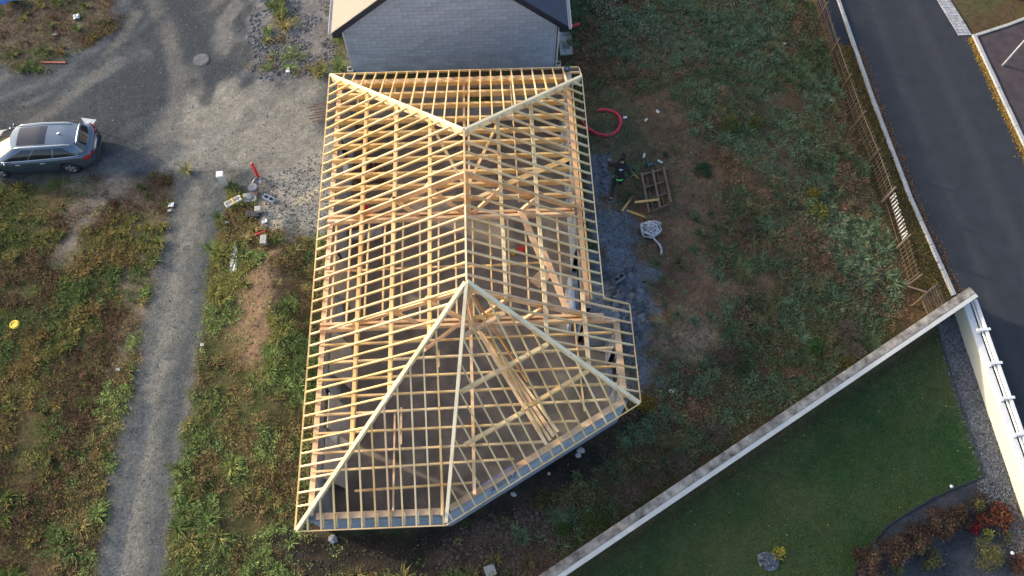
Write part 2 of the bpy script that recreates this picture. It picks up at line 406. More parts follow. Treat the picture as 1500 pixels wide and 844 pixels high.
me.polygons.add(len(q)); me.polygons.foreach_set('loop_start', np.arange(0, q.size, 4, dtype=np.int32))
me.polygons.foreach_set('loop_total', np.full(len(q), 4, np.int32))
me.polygons.foreach_set('use_smooth', np.ones(len(q), bool))
ca = me.color_attributes.new('soil', 'FLOAT_COLOR', 'POINT')
ca.data.foreach_set('color', np.concatenate([col, np.ones((nv, 1))], 1).astype(np.float32).ravel())
me.update(); me.validate()
m, n, b = nodes('soil_and_gravel')
at = N(n, 'ShaderNodeAttribute'); at.attribute_name = 'soil'
v = coords(n)
c1 = mixc(n, at.outputs['Color'], ramp(n, noise(n, v, 18, 5, .75), [(.3, (.72, .72, .72)), (.7, (1.28, 1.28, 1.28))]), 1.0, 'MULTIPLY')
vo = N(n, 'ShaderNodeTexVoronoi'); vo.inputs['Scale'].default_value = 22; n.links.new(v, vo.inputs['Vector'])
c1 = mixc(n, c1, ramp(n, vo.outputs['Color'], [(.2, (.7, .7, .7)), (.8, (1.3, 1.3, 1.3))]), .7, 'MULTIPLY')
n.links.new(c1, b.inputs['Base Color']); b.inputs['Roughness'].default_value = .95; b.inputs['Specular IOR Level'].default_value = .15
bump(n, b, noise(n, v, 22, 6, .75), .9, .03)
link('ground', me, m, kind='structure')

# road, kerbs, parking
def asphalt(name, c, tracks=True):
    m, n, b = nodes(name); v = coords(n)
    colr = ramp(n, noise(n, v, 1.3, 4), [(.3, tuple(k * .85 for k in c)), (.7, tuple(k * 1.15 for k in c))])
    colr = mixc(n, colr, ramp(n, noise(n, v, 90, 2), [(.3, (.75, .75, .75)), (.72, (1.25, 1.25, 1.25))]), 1.0, 'MULTIPLY')
    if tracks:   # paler dusty bands between the wheel tracks, running along the road
        sp = N(n, 'ShaderNodeSeparateXYZ'); n.links.new(v, sp.inputs[0])
        a = N(n, 'ShaderNodeMath', operation='MULTIPLY_ADD'); n.links.new(sp.outputs['Y'], a.inputs[0]); a.inputs[1].default_value = .068; n.links.new(sp.outputs['X'], a.inputs[2])
        nz = noise(n, v, .5); a2 = N(n, 'ShaderNodeMath', operation='MULTIPLY_ADD'); n.links.new(nz, a2.inputs[0]); a2.inputs[1].default_value = .5; n.links.new(a.outputs[0], a2.inputs[2])
        s_ = N(n, 'ShaderNodeMath', operation='SINE'); mm = N(n, 'ShaderNodeMath', operation='MULTIPLY'); n.links.new(a2.outputs[0], mm.inputs[0]); mm.inputs[1].default_value = 3.1; n.links.new(mm.outputs[0], s_.inputs[0])
        colr = mixc(n, colr, ramp(n, s_.outputs[0], [(.1, (1, 1, 1)), (1, (1.30, 1.26, 1.18))]), 1.0, 'MULTIPLY')
    n.links.new(colr, b.inputs['Base Color']); b.inputs['Roughness'].default_value = .75
    b.inputs['Specular IOR Level'].default_value = .3
    bump(n, b, noise(n, v, 120, 3), .5, .005)
    return m
ASPH = asphalt('road_asphalt', (.027, .031, .040)); ASPH2 = asphalt('new_black_asphalt', (.016, .020, .030), False)
REDG = mat('reddish_tarmac', (.055, .042, .048), .85, var=.3, sc=2)
b_ = MB(); b_.prism(roadP, -.25, .01); b_.build('road', ASPH, kind='structure')
b_ = MB(); b_.prism([(21.7, 9), (22.78, 9), (22.72, 3.1), (22.05, 3.2), (21.8, 5.8)], -.2, .03); b_.build('pavement', ASPH2, kind='structure')
parkP = [(28.62, -60), (28.95, -2.7), (28.52, 3.3), (30.0, 4.2), (31.4, 5.0), (60, 9), (60, -60)]
b_ = MB(); b_.prism([(29.9, -60), (29.38, -10), (29.0, -2.7), (28.6, 3.45), (60, 12), (60, -60)], -.2, .05); b_.build('parking_area', REDG, kind='structure')
def kerb_run(name, pts, w_, z1, piece, mat_, label, cat):
    t = thing(name, label, cat, (pts[0][0], pts[0][1], 0))
    P = [Vector((a, c, 0)) for a, c in pts]
    k = 0
    for a, c in zip(P[:-1], P[1:]):
        L = (c - a).length; m_ = max(1, round(L / piece)); dd = (c - a) / m_
        for i in range(m_):
            p0 = a + dd * i + dd * .006; p1 = a + dd * (i + 1) - dd * .006
            bb = MB(t.location); j = random.uniform(-.006, .006)
            bb.beam((p0.x, p0.y, z1 + j), (p1.x, p1.y, z1 + j), w_, .3); bb.build('kerb_stone', mat_, t, bevel=.01)
    return t
kerb_run('kerb', [(22.78, 9), (22.78, 5.8), (23.02, 0), (23.36, -5), (23.92, -9.4)], .14, .11, 1.0, KERB, 'pale concrete kerb between the leafy verge and the road', 'kerb')
kerb_run('kerb', [(28.50, 3.45), (28.9, -2.7), (29.2, -8)], .16, .12, 1.0, KERB, 'kerb on the far side of the road with yellow leaves along it', 'kerb')
kerb_run('kerb', [(28.62, 3.42), (30.2, 3.95), (32.2, 4.75)], .14, .10, 1.0, CONC, 'short pale kerb line running away from the cobbled strip', 'kerb')
t = thing('cobbled_strip', 'band of pale cobble setts on the far edge of the road', 'paving', (28.2, 5, 0))
cob = mat('pale_granite_sett', (.32, .33, .36), .9, var=.2, rand=.25)
cme = None
for i in range(24):
    for j in range(5):
        yy = 3.55 + i * .17; xx = 28.42 - (yy - 3.55) * .18 - .55 + j * .125
        if cme is None:
            bb = MB(); bb.box((-.055, -.075, -.08), (.055, .075, .035)); o = bb.build('cobble', cob, t); cme = o.data
        else:
            o = bpy.data.objects.new('cobble', cme); COL.objects.link(o); o.parent = t
        o.location = (xx - 28.2, yy - 5, random.uniform(-.006, .006)); o.rotation_euler = (0, 0, .17 + random.uniform(-.04, .04))

# ------------------------------------------------------------------ block walls
def block_wall(mb, p0, p1, z0, z1, th, side=1, openings=(), course=.2, blen=.5, j=.008):
    """running-bond courses of hollow blocks, each block its own box with open joints over a mortar core"""
    p0, p1 = Vector((*p0, 0)), Vector((*p1, 0)); L = (p1 - p0).length; d_ = (p1 - p0) / L
    nrm = Vector((-d_.y, d_.x, 0)) * side
    def obox(s0, s1, za, zb, o0, o1, mi):
        a, b2 = p0 + d_ * s0, p0 + d_ * s1
        q = [a + nrm * o0, b2 + nrm * o0, b2 + nrm * o1, a + nrm * o1]
        mb.prism([(k.x, k.y) for k in q], za, zb, mi)
    n = int(round((z1 - z0) / course)); ch = (z1 - z0) / n
    for r in range(n):
        za, zb = z0 + r * ch, z0 + (r + 1) * ch; zm = (za + zb) / 2
        runs = [(0, L)]
        for (s0, s1, oz0, oz1) in openings:
            if oz0 < zm < oz1:
                nr = []
                for a, b2 in runs:
                    if s0 > a: nr.append((a, min(b2, s0)))
                    if s1 < b2: nr.append((max(a, s1), b2))
                runs = [q for q in nr if q[1] - q[0] > .02]
        for a, b2 in runs:
            obox(a + .004, b2 - .004, za, zb - .0005, .012, th - .012, 1)
            s = a - (blen / 2 if r % 2 else 0)
            while s < b2:
                e0, e1 = max(a, s) + j / 2, min(b2, s + blen) - j / 2
                if e1 - e0 > .03: obox(e0, e1, za + j / 2, zb - j / 2, random.uniform(0, .003), th - random.uniform(0, .003), 0)
                s += blen

# ------------------------------------------------------------------ unfinished house
HE, KS, WD, WM, LE, FY, EY, DX = 2.65, .6331, 10.88, 9.917, 17.445, 10.379, 13.882, 4.554
R1, R2 = 5.44, 10.903
HR = HE + KS * WD / 2; ZM = HE + KS * (WD - WM)
KS_S = (HR - HE) / (LE - R2)
Dp = np.array([DX, -LE]); Ep = np.array([WD, -EY]); De = (Ep - Dp) / np.linalg.norm(Ep - Dp); Dn = np.array([-De[1], De[0]])
dR2 = float((np.array([R1, -R2]) - Dp) @ Dn); KS_E = (HR - HE) / dR2
H = thing('unfinished_house', 'house under construction with grey block walls and an open pale timber roof frame', 'house', (5.2, -9.0, 0))
HO = H.location
def hb(name, p0, p1, w_, h_, m_, up=(0, 0, 1), top=True, parent=None):
    bb = MB(HO); bb.beam(p0, p1, w_, h_, up, top); return bb.build(name, m_, parent or H)
def jit(a=.006): return random.uniform(-a, a)
# floor slab
bb = MB(HO); bb.prism([(.45, -.6), (9.35, -.6), (9.35, -10.75), (10.3, -10.75), (10.3, -13.85), (4.62, -17.0), (.45, -17.0)], -.1, .06); bb.build('floor_slab', SLAB, H)
# outer walls (outer faces listed anticlockwise)
XW = .36
corners = [((XW, -.4), (XW, -17.16)), ((XW, -17.16), (4.55, -17.16)), ((4.55, -17.16), (10.47, -13.83)), ((10.47, -13.83), (10.47, -10.75)), ((10.47, -10.75), (9.47, -10.75)), ((9.47, -10.75), (9.47, -1.36)), ((9.47, -1.35), (9.47, -.4)), ((9.47, -.4), (XW, -.4))]
tops = [2.68, 2.66, 2.66, 2.68, 2.9, 3.28, 2.66, 2.68]
ops = [[(2.4, 3.6, .9, 2.2), (7.0, 8.4, .9, 2.2), (12.4, 13.8, .05, 2.2)], [], [(1.60, 2.52, 1.6, 2.8)], [(.9, 2.1, .05, 2.2)], [], [(.5, 2.9, .05, 2.2), (6.0, 7.2, .9, 2.2)], [], [(3, 4.2, .9, 2.2)]]
for (a, b2), zt, op in zip(corners, tops, ops):
    bb = MB(HO); block_wall(bb, a, b2, -.1, zt, .20, 1, op); bb.build('block_wall', [BLOCK, MORTAR], H, kind='stuff')
# interior plaster-grey partition walls seen through the frame
for a, b2, zt in [((.60, -6.95), (3.9, -6.95), 2.6), ((5.35, -.65), (5.35, -6.6), 2.62), ((5.9, -11.2), (9.2, -11.2), 2.5)]:
    pass
PLASTER = mat('grey_purple_plasterboard', (.36, .33, .33), .85, var=.25, sc=.9)
# timber wall plates
def plate(a, b2, z, w_=.2, m_=W_PINK):
    a, b2 = Vector((*a, z)), Vector((*b2, z)); L = (b2 - a).length; n = max(1, round(L / 4.2))
    for i in range(n): hb('wall_plate', a + (b2 - a) * (i / n + .0006), a + (b2 - a) * ((i + 1) / n - .0006), w_, .075, m_)
plate((XW + .09, -.42), (XW + .09, -17.05), 2.76, .17)
plate((XW + .25, -17.06), (4.55, -17.06), 2.74, .19)
plate((4.66, -17.0), (10.36, -13.80), 2.74, .19)
plate((10.36, -13.72), (10.36, -10.6), 2.76, .2)
plate((9.36, -10.55), (9.36, -1.38), 3.36, .16); plate((9.36, -1.32), (9.36, -.45), 2.74, .18)
plate((9.26, -.52), (.56, -.52), 2.76, .19)
for (y0, y1) in ((-1.4, -4.1), (-4.15, -7.6), (-7.65, -10.5)):
    hb('bearer_board', (9.50 + jit(), y0, 3.47), (9.50 + jit(), y1, 3.47), .045, .16, W_RAFT)
    hb('insulation_strip', (9.225, y0, 3.31), (9.225, y1, 3.31), .07, .12, STONE)
# fascia boards round the eaves
FZ = .012
def fascia(p0, p1, m_=W_YEL, n=1):
    p0, p1 = Vector(p0), Vector(p1)
    for i in range(n): hb('fascia_board', p0 + (p1 - p0) * (i / n + .0004), p0 + (p1 - p0) * ((i + 1) / n - .0004), .032, .10, m_)
fascia((-.02, .0, HE), (-.02, -LE, HE), n=4)
fascia((-.02, .02, HE), (WM, .02, HE), n=3)
fascia((WM + .02, 0, HE), (WM + .02, -(WD - WM), ZM), W_RAFT)
fascia((WM + .02, -(WD - WM), ZM), (WM + .02, -FY, ZM), W_RAFT, 3)
fascia((WM + .02, -FY - .0, ZM), (WD + .02, -FY - .0, HE), W_RAFT)
fascia((WD + .02, -FY - .02, HE), (WD + .02, -EY, HE))
fascia((WD - .02, -EY - .02, HE), (DX, -LE - .02, HE), n=2)
fascia((DX - .02, -LE - .02, HE), (0, -LE - .02, HE), W_RAFT, 1)
# hip rafters and ridge
def hip(p0, p1, up=(0, 0, 1), w_=.075, h_=.22, m_=W_HIP): return hb('hip_rafter', p0, p1, w_, h_, m_)
rN, rS = (R1, -R1, HR + .02), (R1, -R2, HR + .02)
hip((R1 - .03, -R1 + .03, HR + .03), (.02, -.02, HE + .03), w_=.10, h_=.33)
hip((R1 + .04, -R1 + .04, HR + .03), (WM, -(WD - WM), ZM + .03), w_=.095, h_=.28)
hip((R1 - .05, -R2 - .06, HR + .03), (.02, -LE + .02, HE + .03), w_=.11)
hip((R1 - .0, -R2 - .09, HR + .03), (DX, -LE + .05, HE + .03), w_=.10)
hip((R1 + .05, -R2 - .03, HR + .03), (WD - .02, -EY, HE + .03), w_=.11)
hb('ridge_board', (R1, -R1 - .02, HR + .03), (R1, -8.3, HR + .03), .055, .2, W_RAFT)
hb('ridge_board', (R1, -8.31, HR + .03), (R1, -R2 - .0, HR + .03), .055, .2, W_HIP)
# common rafters
RW, RDp = .047, .085
def raft(p0, p1, m_=W_RAFT, tilt=0):
    r_ = random.random()
    if r_ < .16: m_ = W_RAFTR
    elif r_ < .26: m_ = W_PINK if m_ is not W_YEL else W_RAFT
    elif r_ < .34: m_ = W_YEL
    p0 = (p0[0], p0[1], p0[2] + jit(.006)); p1 = (p1[0], p1[1], p1[2] + jit(.012))
    return hb('rafter', p0, p1, RW + jit(.004), RDp, m_)
for i in range(1, 42):
    yy = i * .4028 + .206; j0 = jit(.008)
    if yy < R1: xe = yy - .05
    elif yy > R2: xe = R1 * (LE - yy) / (LE - R2) - .03
    else: xe = R1 - .03
    if xe > .1: raft((0, -yy + j0, HE), (xe, -yy + jit(), HE + KS * xe))
    # right-hand slope
    if yy < EY - .15 and yy > WD - WM + .1:
        xs = R1 + .03
        if yy < R1: xs = WD - yy + .05
        elif yy > R2: xs = R1 + (WD - R1) * (yy - R2) / (EY - R2) + .03
        xr = WD if yy > FY else WM
        if xr - xs > .08: raft((xr, -yy + j0, HE + KS * (WD - xr)), (xs, -yy + jit(), HE + KS * (WD - xs)), W_RAFTR)
# north hip facet
for i in range(22):
    xx = .59 + i * .4145
    if xx > WM - .5: break
    ye = (xx if xx < R1 else WD - xx) - .05
    if abs(xx - R1) < .06: ye -= .05
    raft((xx, 0, HE), (xx + jit(), -ye, HE + KS * ye), W_YEL if i % 5 != 3 else W_PINK)
for yy in (.16, .32, .50): raft((9.35, -yy, HE + KS * yy), (WM, -yy, HE + KS * yy), W_OLD)
# south hip facet
for i in range(11):
    xx = .37 + i * .411
    L = LE - R2; ye = min(xx / R1 * L, 99) - .06
    if xx < DX: raft((xx, -LE, HE), (xx + jit(), -LE + ye, HE + KS_S * ye))
    if xx > .7: hb('rafter_tail', (xx + .055, -LE + .03, HE - .015), (xx + .055, -LE + .40 + jit(.03), HE + KS_S * .40 - .015), .045, .09, W_RAFT)
# south-east facet
def hit(s):
    P = Dp + De * s
    best = 9
    for Q0, Q1 in ((Dp, np.array([R1, -R2])), (np.array([R1, -R2]), Ep)):
        A = np.array([[Dn[0], -(Q1 - Q0)[0]], [Dn[1], -(Q1 - Q0)[1]]])
        t, u = np.linalg.solve(A, Q0 - P)
        if 0 <= u <= 1 and t > .01: best = min(best, t)
    return best
for i in range(17):
    s = .23 + i * .408; t_ = hit(s) - .05
    if t_ > 8 or t_ < .1: continue
    P = Dp + De * s; Q = P + Dn * t_
    raft((P[0], P[1], HE), (Q[0], Q[1], HE + KS_E * t_), W_RAFT)
# SE purlins parallel to the slanting eave
def pur(p0, p1, w_=.115, h_=.25, m_=W_YEL): return hb('purlin', p0, p1, w_, h_, m_)
def on_se(p, off=-.10):
    d_ = float((np.array(p) - Dp) @ Dn); return (p[0], p[1], HE + off + KS_E * d_)
pur(on_se((6.55, -11.62)), on_se((5.25, -12.33)), h_=.16, m_=W_PINK)
pur(on_se((7.88, -12.35)), on_se((5.19, -13.78)), h_=.2, m_=W_RAFT)
pur(on_se((9.18, -13.01)), on_se((7.0, -14.22)), h_=.2, m_=W_RAFT); pur(on_se((7.08, -14.24)), on_se((5.19, -15.24)), h_=.2, m_=W_RAFT)
# main purlins
def zl(x_): return HE + KS * x_ - .10
for x_, ys, ye in ((1.72, 1.75, 7.0), (1.74, 6.9, 11.0), (1.76, 10.9, 15.30), (2.96, 2.98, 7.0), (2.96, 6.9, 11.0), (2.98, 10.9, 13.85), (4.24, 4.27, 8.0), (4.25, 7.9, 12.3)):
    pur((x_, -ys, zl(x_) + .03), (x_ + .01, -ye, zl(x_) + .03), m_=W_YEL)
for x_, ys, ye in ((6.57, 4.35, 8.6), (6.60, 8.5, 11.15), (7.80, 3.15, 8.2), (7.84, 8.1, 12.15), (9.18, 10.25, 12.95)):
    pur((x_, -ys, zl(WD - x_) + .03), (x_ + .02, -ye, zl(WD - x_) + .03), m_=W_RAFT)
# ceiling ties, north bay
for i, yy in enumerate((.80, 1.33, 1.91, 2.55, 3.14, 3.67, 4.31, 4.96, 5.53, 6.11)):
    hb('ceiling_tie', (.42, -yy + jit(.02), 3.0), (9.2, -yy + jit(.02), 3.0), .09, .30 if i == 1 else .24, W_YEL)
# north middle pair of binders and south single
hb('binder', (5.33, -.65, 2.86), (5.29, -6.8, 2.86), .09, .1, W_PINK); hb('binder', (5.50, -.65, 2.86), (5.46, -6.8, 2.86), .08, .1, W_PINK)
hb('binder', (5.43, -11.1, 3.08), (5.45, -16.65, 3.08), .10, .06, W_PINK)
hb('binder', (7.15, -.75, 3.06), (7.25, -6.4, 3.06), .045, .05, W_RAFT)
hb('binder', (2.62, -.75, 2.8), (2.62, -2.6, 2.8), .07, .1, W_RAFT); hb('binder', (1.2, -.75, 2.8), (1.2, -2.0, 2.8), .06, .1, W_RAFT)
# ceiling joists of the middle bay, run the other way
for x_ in (.73, 1.24, 1.87, 2.48, 3.09, 3.71, 4.34, 4.95, 5.56, 6.17, 6.79, 7.43, 8.0, 8.59):
    hb('ceiling_joist', (x_ + jit(.03), -6.85, 3.0), (x_ + jit(.03), -10.85, 3.0), .055, .13, W_RAFT if x_ < 7.8 else W_RAFTR)
hb('binder', (.45, -8.85, 2.86), (4.9, -8.80, 2.86), .06, .07, W_PINK); hb('binder', (4.8, -8.86, 2.86), (8.6, -8.75, 2.86), .07, .07, W_YEL)
# ceiling ties, south bay (cut to the slanting wall)
for i, yy in enumerate((11.62, 12.22, 12.81, 13.40, 13.98, 14.58, 15.20, 15.76, 16.37)):
    xe = min(10.15, DX + (LE - .62 - yy) / .5625 + .25)
    xs = .45 if i < 8 else 1.8
    dy = .16 * 1 if i % 3 == 1 else .1
    hb('ceiling_tie', (xs, -yy + jit(.02) - .0, 3.0), (xe, -yy + dy, 3.0), .06, .13, W_RAFTR if i in (6,) else W_RAFT)
for (x0, ya, yb) in ((2.95, 14.0, 17.0), (3.15, 13.8, 15.0)):
    hb('binder', (x0, -ya, 2.9), (x0 + .02, -yb, 2.9), .055, .07, W_PINK)
hb('binder', (4.42, -14.9, 3.1), (4.45, -17.2, 2.85), .07, .06, W_RAFT)
hb('binder', (8.9, -11.1, 3.06), (9.0, -14.2, 3.06), .05, .06, W_RAFT)
hb('binder', (4.35, -11.9, 2.9), (4.35, -12.5, 2.9), .06, .06, W_RAFT)
# two trusses
def truss(y0, m_, xr, ext=0):
    zc = 3.12
    for k, dy in ((0, 0), (1, -.17)):
        hb('truss_tie_beam', (.42, y0 + dy, zc), (xr, y0 + dy, zc), .09, .24, m_)
    cz = lambda x_: HE + KS * x_ - .30
    for dy in (-.07,):
        hb('truss_chord', (.45, y0 + dy, cz(.45)), (R1 - .06, y0 + dy, cz(R1 - .06)), .10, .2, m_)
        hb('truss_chord', (xr - .1, y0 + dy, HE + KS * (WD - xr + .1) - .3), (R1 + .06, y0 + dy, cz(R1 - .06)), .10, .2, m_)
    bb = MB(HO); bb.box((R1 - .09, y0 - .14, zc - .12), (R1 + .09, y0 - .01, HR - .22)); bb.build('king_post', m_, H)
    for s_ in (-1, 1):
        xa, xb = R1 + s_ * 1.25, R1 + s_ * .12
        hb('truss_strut', (xa, y0 - .07, cz(4.19)), (xb, y0 - .07, zc + .06), .09, .14, m_)
        xa, xb = R1 + s_ * 2.45, R1 + s_ * 1.75
        hb('truss_strut', (xa, y0 - .07, cz(2.99)), (xb, y0 - .07, zc + .02), .09, .14, m_)
        for dx in (1.20, 2.46, 3.70):
            x_ = R1 + s_ * (dx - .06); xd = R1 - dx + .06
            bb = MB(HO); z_ = cz(xd)
            vs = [(x_ + s_ * .30, y0 - .10, z_ - .19 + .0), (x_ + s_ * .04, y0 - .10, z_ + .02), (x_ + s_ * .04, y0 - .10, z_ + .16), (x_ + s_ * .10, y0 - .10, z_ + .16)]
            vs2 = [(a, b2 + .07, c) for a, b2, c in vs]
            bb.add(vs + vs2, [(0, 1, 2, 3), (7, 6, 5, 4), (0, 4, 5, 1), (1, 5, 6, 2), (2, 6, 7, 3), (3, 7, 4, 0)]); bb.build('cleat', m_, H)
truss(-6.80, W_PINK, 9.3); truss(-10.92, W_PINK, 9.9)
hb('truss_tie_beam', (9.2, -11.15, 3.16), (10.3, -11.15, 3.10), .07, .18, W_PINK)
# braces from hips to the king posts
hb('brace', (4.3, -4.45, 5.05), (5.36, -6.78, 4.9), .09, .07, W_RAFT)
hb('brace', (6.6, -4.35, 5.1), (5.52, -6.78, 4.9), .09, .07, W_RAFT)
hb('brace', (5.36, -11.0, 3.5), (4.1, -12.55, 4.85), .08, .13, W_PINK)
hb('brace', (5.52, -11.05, 3.6), (6.5, -11.5, 5.0), .08, .1, W_RAFT)
hb('brace', (R1 - .0, -R2 - .15, HR - .2), (R1 + .1, -R2 - .30, 3.3), .1, .07, W_PINK)
# steel hangers and bits on the slanting wall: opening frame
LILAC = mat('lilac_window_frame', (.33, .29, .42), .5)
bb = MB(HO)
P0 = np.array([4.55, -17.16]); wd_ = np.array([10.47 - 4.55, -13.83 + 17.16]); wd_ /= np.linalg.norm(wd_); wn = np.array([-wd_[1], wd_[0]])
def wp(s, o): q_ = P0 + wd_ * s + wn * o; return (q_[0], q_[1])
for s0, s1 in ((1.62, 1.68), (2.44, 2.50)): bb.prism([wp(s0, .03), wp(s1, .03), wp(s1, .15), wp(s0, .15)], 1.6, 2.7)
bb.prism([wp(1.68, .04), wp(2.44, .04), wp(2.44, .14), wp(1.68, .14)], 1.6, 1.66); bb.prism([wp(1.4, .12), wp(2.6, .12), wp(2.6, .18), wp(1.4, .18)], 2.76, 2.80)
bb.build('window_frame', LILAC, H)

# ---- loose timber and things left in the frame
def loose(name, p0, p1, w_, h_, m_, label, cat='plank', up=(0, 0, 1), group=None):
    c = (Vector(p0) + Vector(p1)) / 2
    bb = MB(c); bb.beam(p0, p1, w_, h_, up); o = bb.build(name, m_); o.location = c
    return tag(o, label, cat, group)
loose('loose_plank', (7.30, -6.95, 3.30), (8.02, -9.0, 3.08), .22, .045, W_PINK, 'wide plank askew over the middle joists, its upper end at the far truss')
loose('loose_plank', (8.00, -8.45, 3.13), (8.68, -10.75, 3.17), .21, .045, W_PINK, 'wide plank askew over the middle joists, its lower end at the near truss')
loose('loose_plank', (6.80, -5.66, 3.08), (9.22, -4.62, 3.08), .2, .045, W_RAFT, 'pale wide plank laid diagonally across the northern ceiling ties near the east wall')
loose('loose_plank', (5.86, -6.12, 3.06), (6.42, -5.88, 3.06), .14, .04, W_RAFT, 'short pale offcut lying across the northern ties beside the middle')
for k, (dx0, dx1, z0, z1, m_, wd2, ll) in enumerate((
    (0, 0, 5.0, 3.10, W_PINK, .07, 'leftmost board of the long bundle leaning down from the ridge to the slanted wall'),
    (.13, .13, 5.0, 3.10, W_RAFT, .06, 'second board from the left in the long bundle leaning down from the ridge'),
    (.26, .24, 5.1, 3.12, W_PINK, .08, 'broad middle board of the long bundle leaning down from the ridge'),
    (.36, .38, 5.3, 3.14, W_RAFT, .05, 'pale board right of the middle in the long bundle leaning down from the ridge'))):
    loose('loose_board', (5.62 + dx0, -11.3 - .03 * k, z0 - 1.75 - .25 * k), (7.72 + dx1, -15.22 + .12 * k, z1 + .02 * k), wd2 + .03, .05, m_, ll, 'board')
loose('loose_board', (5.60, -10.98, 5.2), (7.25, -13.2, 3.15), .05, .12, wood('orange_board', [(.50, .27, .10), (.56, .32, .13)]), 'orange-brown board standing on edge, leaning from the ridge joint over the bundle', 'board')
# things seen on the floor and against the walls inside
for k, (yy, ww, hh, tx) in enumerate(((-8.6, 1.3, 2.3, 'tall grey panel leaning on the inner west wall, opposite the middle bay'), (-11.5, 1.5, 2.2, 'grey panel leaning on the inner west wall just south of the near truss'), (-13.6, 1.1, 2.0, 'pale panel leaning on the inner west wall, third from the corner'), (-15.2, 1.2, 2.1, 'pale panel leaning on the inner west wall, nearest the south corner'))):
    c = Vector((.95, yy, .06)); bb = MB(c)
    bb.beam((.98, yy + ww / 2, .08), (.98, yy - ww / 2, .08), .03, .01); bb.v.clear(); bb.f.clear(); bb.m.clear()
    a0, a1 = .92 - .0, .60
    bb.add([(a0, yy - ww / 2, .07), (a0, yy + ww / 2, .07), (a1, yy + ww / 2 + .1, hh), (a1, yy - ww / 2, hh), (a0 + .03, yy - ww / 2, .07), (a0 + .03, yy + ww / 2, .07), (a1 + .03, yy + ww / 2 + .1, hh), (a1 + .03, yy - ww / 2, hh)],
           [(0, 1, 2, 3), (7, 6, 5, 4), (0, 4, 5, 1), (1, 5, 6, 2), (2, 6, 7, 3), (3, 7, 4, 0)])
    o = bb.build('leaning_panel', mat('panel_%s' % 'abcd'[k], (.40 + .05 * k, .39 + .05 * k, .39 + .05 * k), .8, var=.12, sc=1.0)); o.location = c
    tag(o, tx, 'panel')
c = Vector((9.0, -9.2, .06)); bb = MB(c); bb.box((8.9, -10.4, 2.0), (9.02, -9.0, 2.12)); bb.box((9.06, -10.4, 1.0), (9.2, -9.05, 1.1)); bb.box((8.92, -9.08, .06), (9.02, -8.98, 2.0)); bb.box((8.92, -10.42, .06), (9.02, -10.32, 2.0)); bb.box((8.93, -10.3, .1), (8.96, -9.1, 1.98))
o = bb.build('window_unit', mat('white_blue_film', (.62, .70, .82), .35, var=.1)); o.location = c; tag(o, 'white framed window unit with pale blue film standing inside the east wall', 'window')
def cyl_thing(name, p0, p1, r, m_, label, cat, n=14, group=None):
    c = Vector(p0); bb = MB(c); bb.tube([p0, p1], r, n); o = bb.build(name, m_, smooth=False); o.location = c
    return tag(o, label, cat, group)
g0 = G(476, 306, 1.0)
cyl_thing('insulation_roll', (.75, -6.15, .45), (1.95, -6.0, .45), .2, mat('grey_foil', (.33, .35, .40), .5), 'grey foil-wrapped roll lying inside the west wall below the far truss', 'roll')
cyl_thing('insulation_roll', (.75, -5.7, .3), (1.9, -5.6, .3), .16, mat('dark_grey_foil', (.15, .16, .18), .5), 'darker wrapped roll just behind the grey foil roll inside the west wall', 'roll')
t = thing('power_saw', 'small red and black power tool left inside by the west wall', 'tool', (1.2, -5.05, .06))
bb = MB(t.location); bb.box((1.1, -5.2, .5), (1.4, -4.95, .75)); bb.build('motor', REDP, t, bevel=.03)
bb = MB(t.location); bb.tube([(1.1, -5.0, .6), (1.0, -4.8, .75), (1.15, -4.7, .85)], .035, 8); bb.build('handle', DARKP, t)
bb = MB(t.location); bb.box((.95, -5.35, .06), (1.45, -4.8, .5)); bb.build('case', GREYP, t, bevel=.02)
# pallets stacked inside the north-west room
for k in range(2):
    base = (1.35, -3.0 - k * .0, .06 + .16 * k)
    t = thing('wooden_pallet', ('upper' if k else 'lower') + ' weathered pallet of the low stack inside the north-west room', 'pallet', base)
    for q_ in range(3): bb = MB(base); bb.box((base[0] - .55, base[1] - .5 + q_ * .46, base[2]), (base[0] + .55, base[1] - .42 + q_ * .46, base[2] + .11)); bb.build('bearer', W_OLD, t)
    for q_ in range(6): bb = MB(base); bb.box((base[0] - .55 + q_ * .2, base[1] - .5, base[2] + .113), (base[0] - .45 + q_ * .2, base[1] + .5, base[2] + .135)); bb.build('deck_board', W_OLD, t)
# small offcut box and stick on the floor, right bay
t = thing('timber_offcut', 'square tan board lying on the slab in the middle bay near the east wall', 'board', (8.05, -8.1, .06), .8)
bb = MB(); bb.box((-.35, -.25, .0), (.35, .25, .05)); bb.build('board', W_PINK, t)
t = thing('paint_pot', 'small red pot on the slab under the middle bay', 'pot', (7.35, -6.9, .06))
bb = MB(); bb.tube([(0, 0, 0), (0, 0, .25)], .13, 16); bb.build('body', REDP, t)
t = thing('paint_pot', 'small yellowish pot on the slab left of the red one', 'pot', (7.05, -6.95, .06))
bb = MB(); bb.tube([(0, 0, 0), (0, 0, .2)], .10, 16); bb.build('body', YEL, t)
# item on the NE corner of the wall plate
t = thing('chimney_outlet', 'pale boxed outlet with a dark round cap on the north-east corner of the frame', 'vent', (9.42, -.55, 2.78))
bb = MB(); bb.box((-.16, -.55, 0), (.16, .30, .12)); bb.build('base', CONC, t, bevel=.01)
bb = MB(); bb.tube([(0, .16, .12), (0, .16, .25), (0, .16, .27)], [.13, .14, .10], 18); bb.build('cap', DARKP, t)
bb = MB(); bb.tube([(0, .16, .27), (0, .16, .275)], .05, 12); bb.build('inlet', BLUE, t)

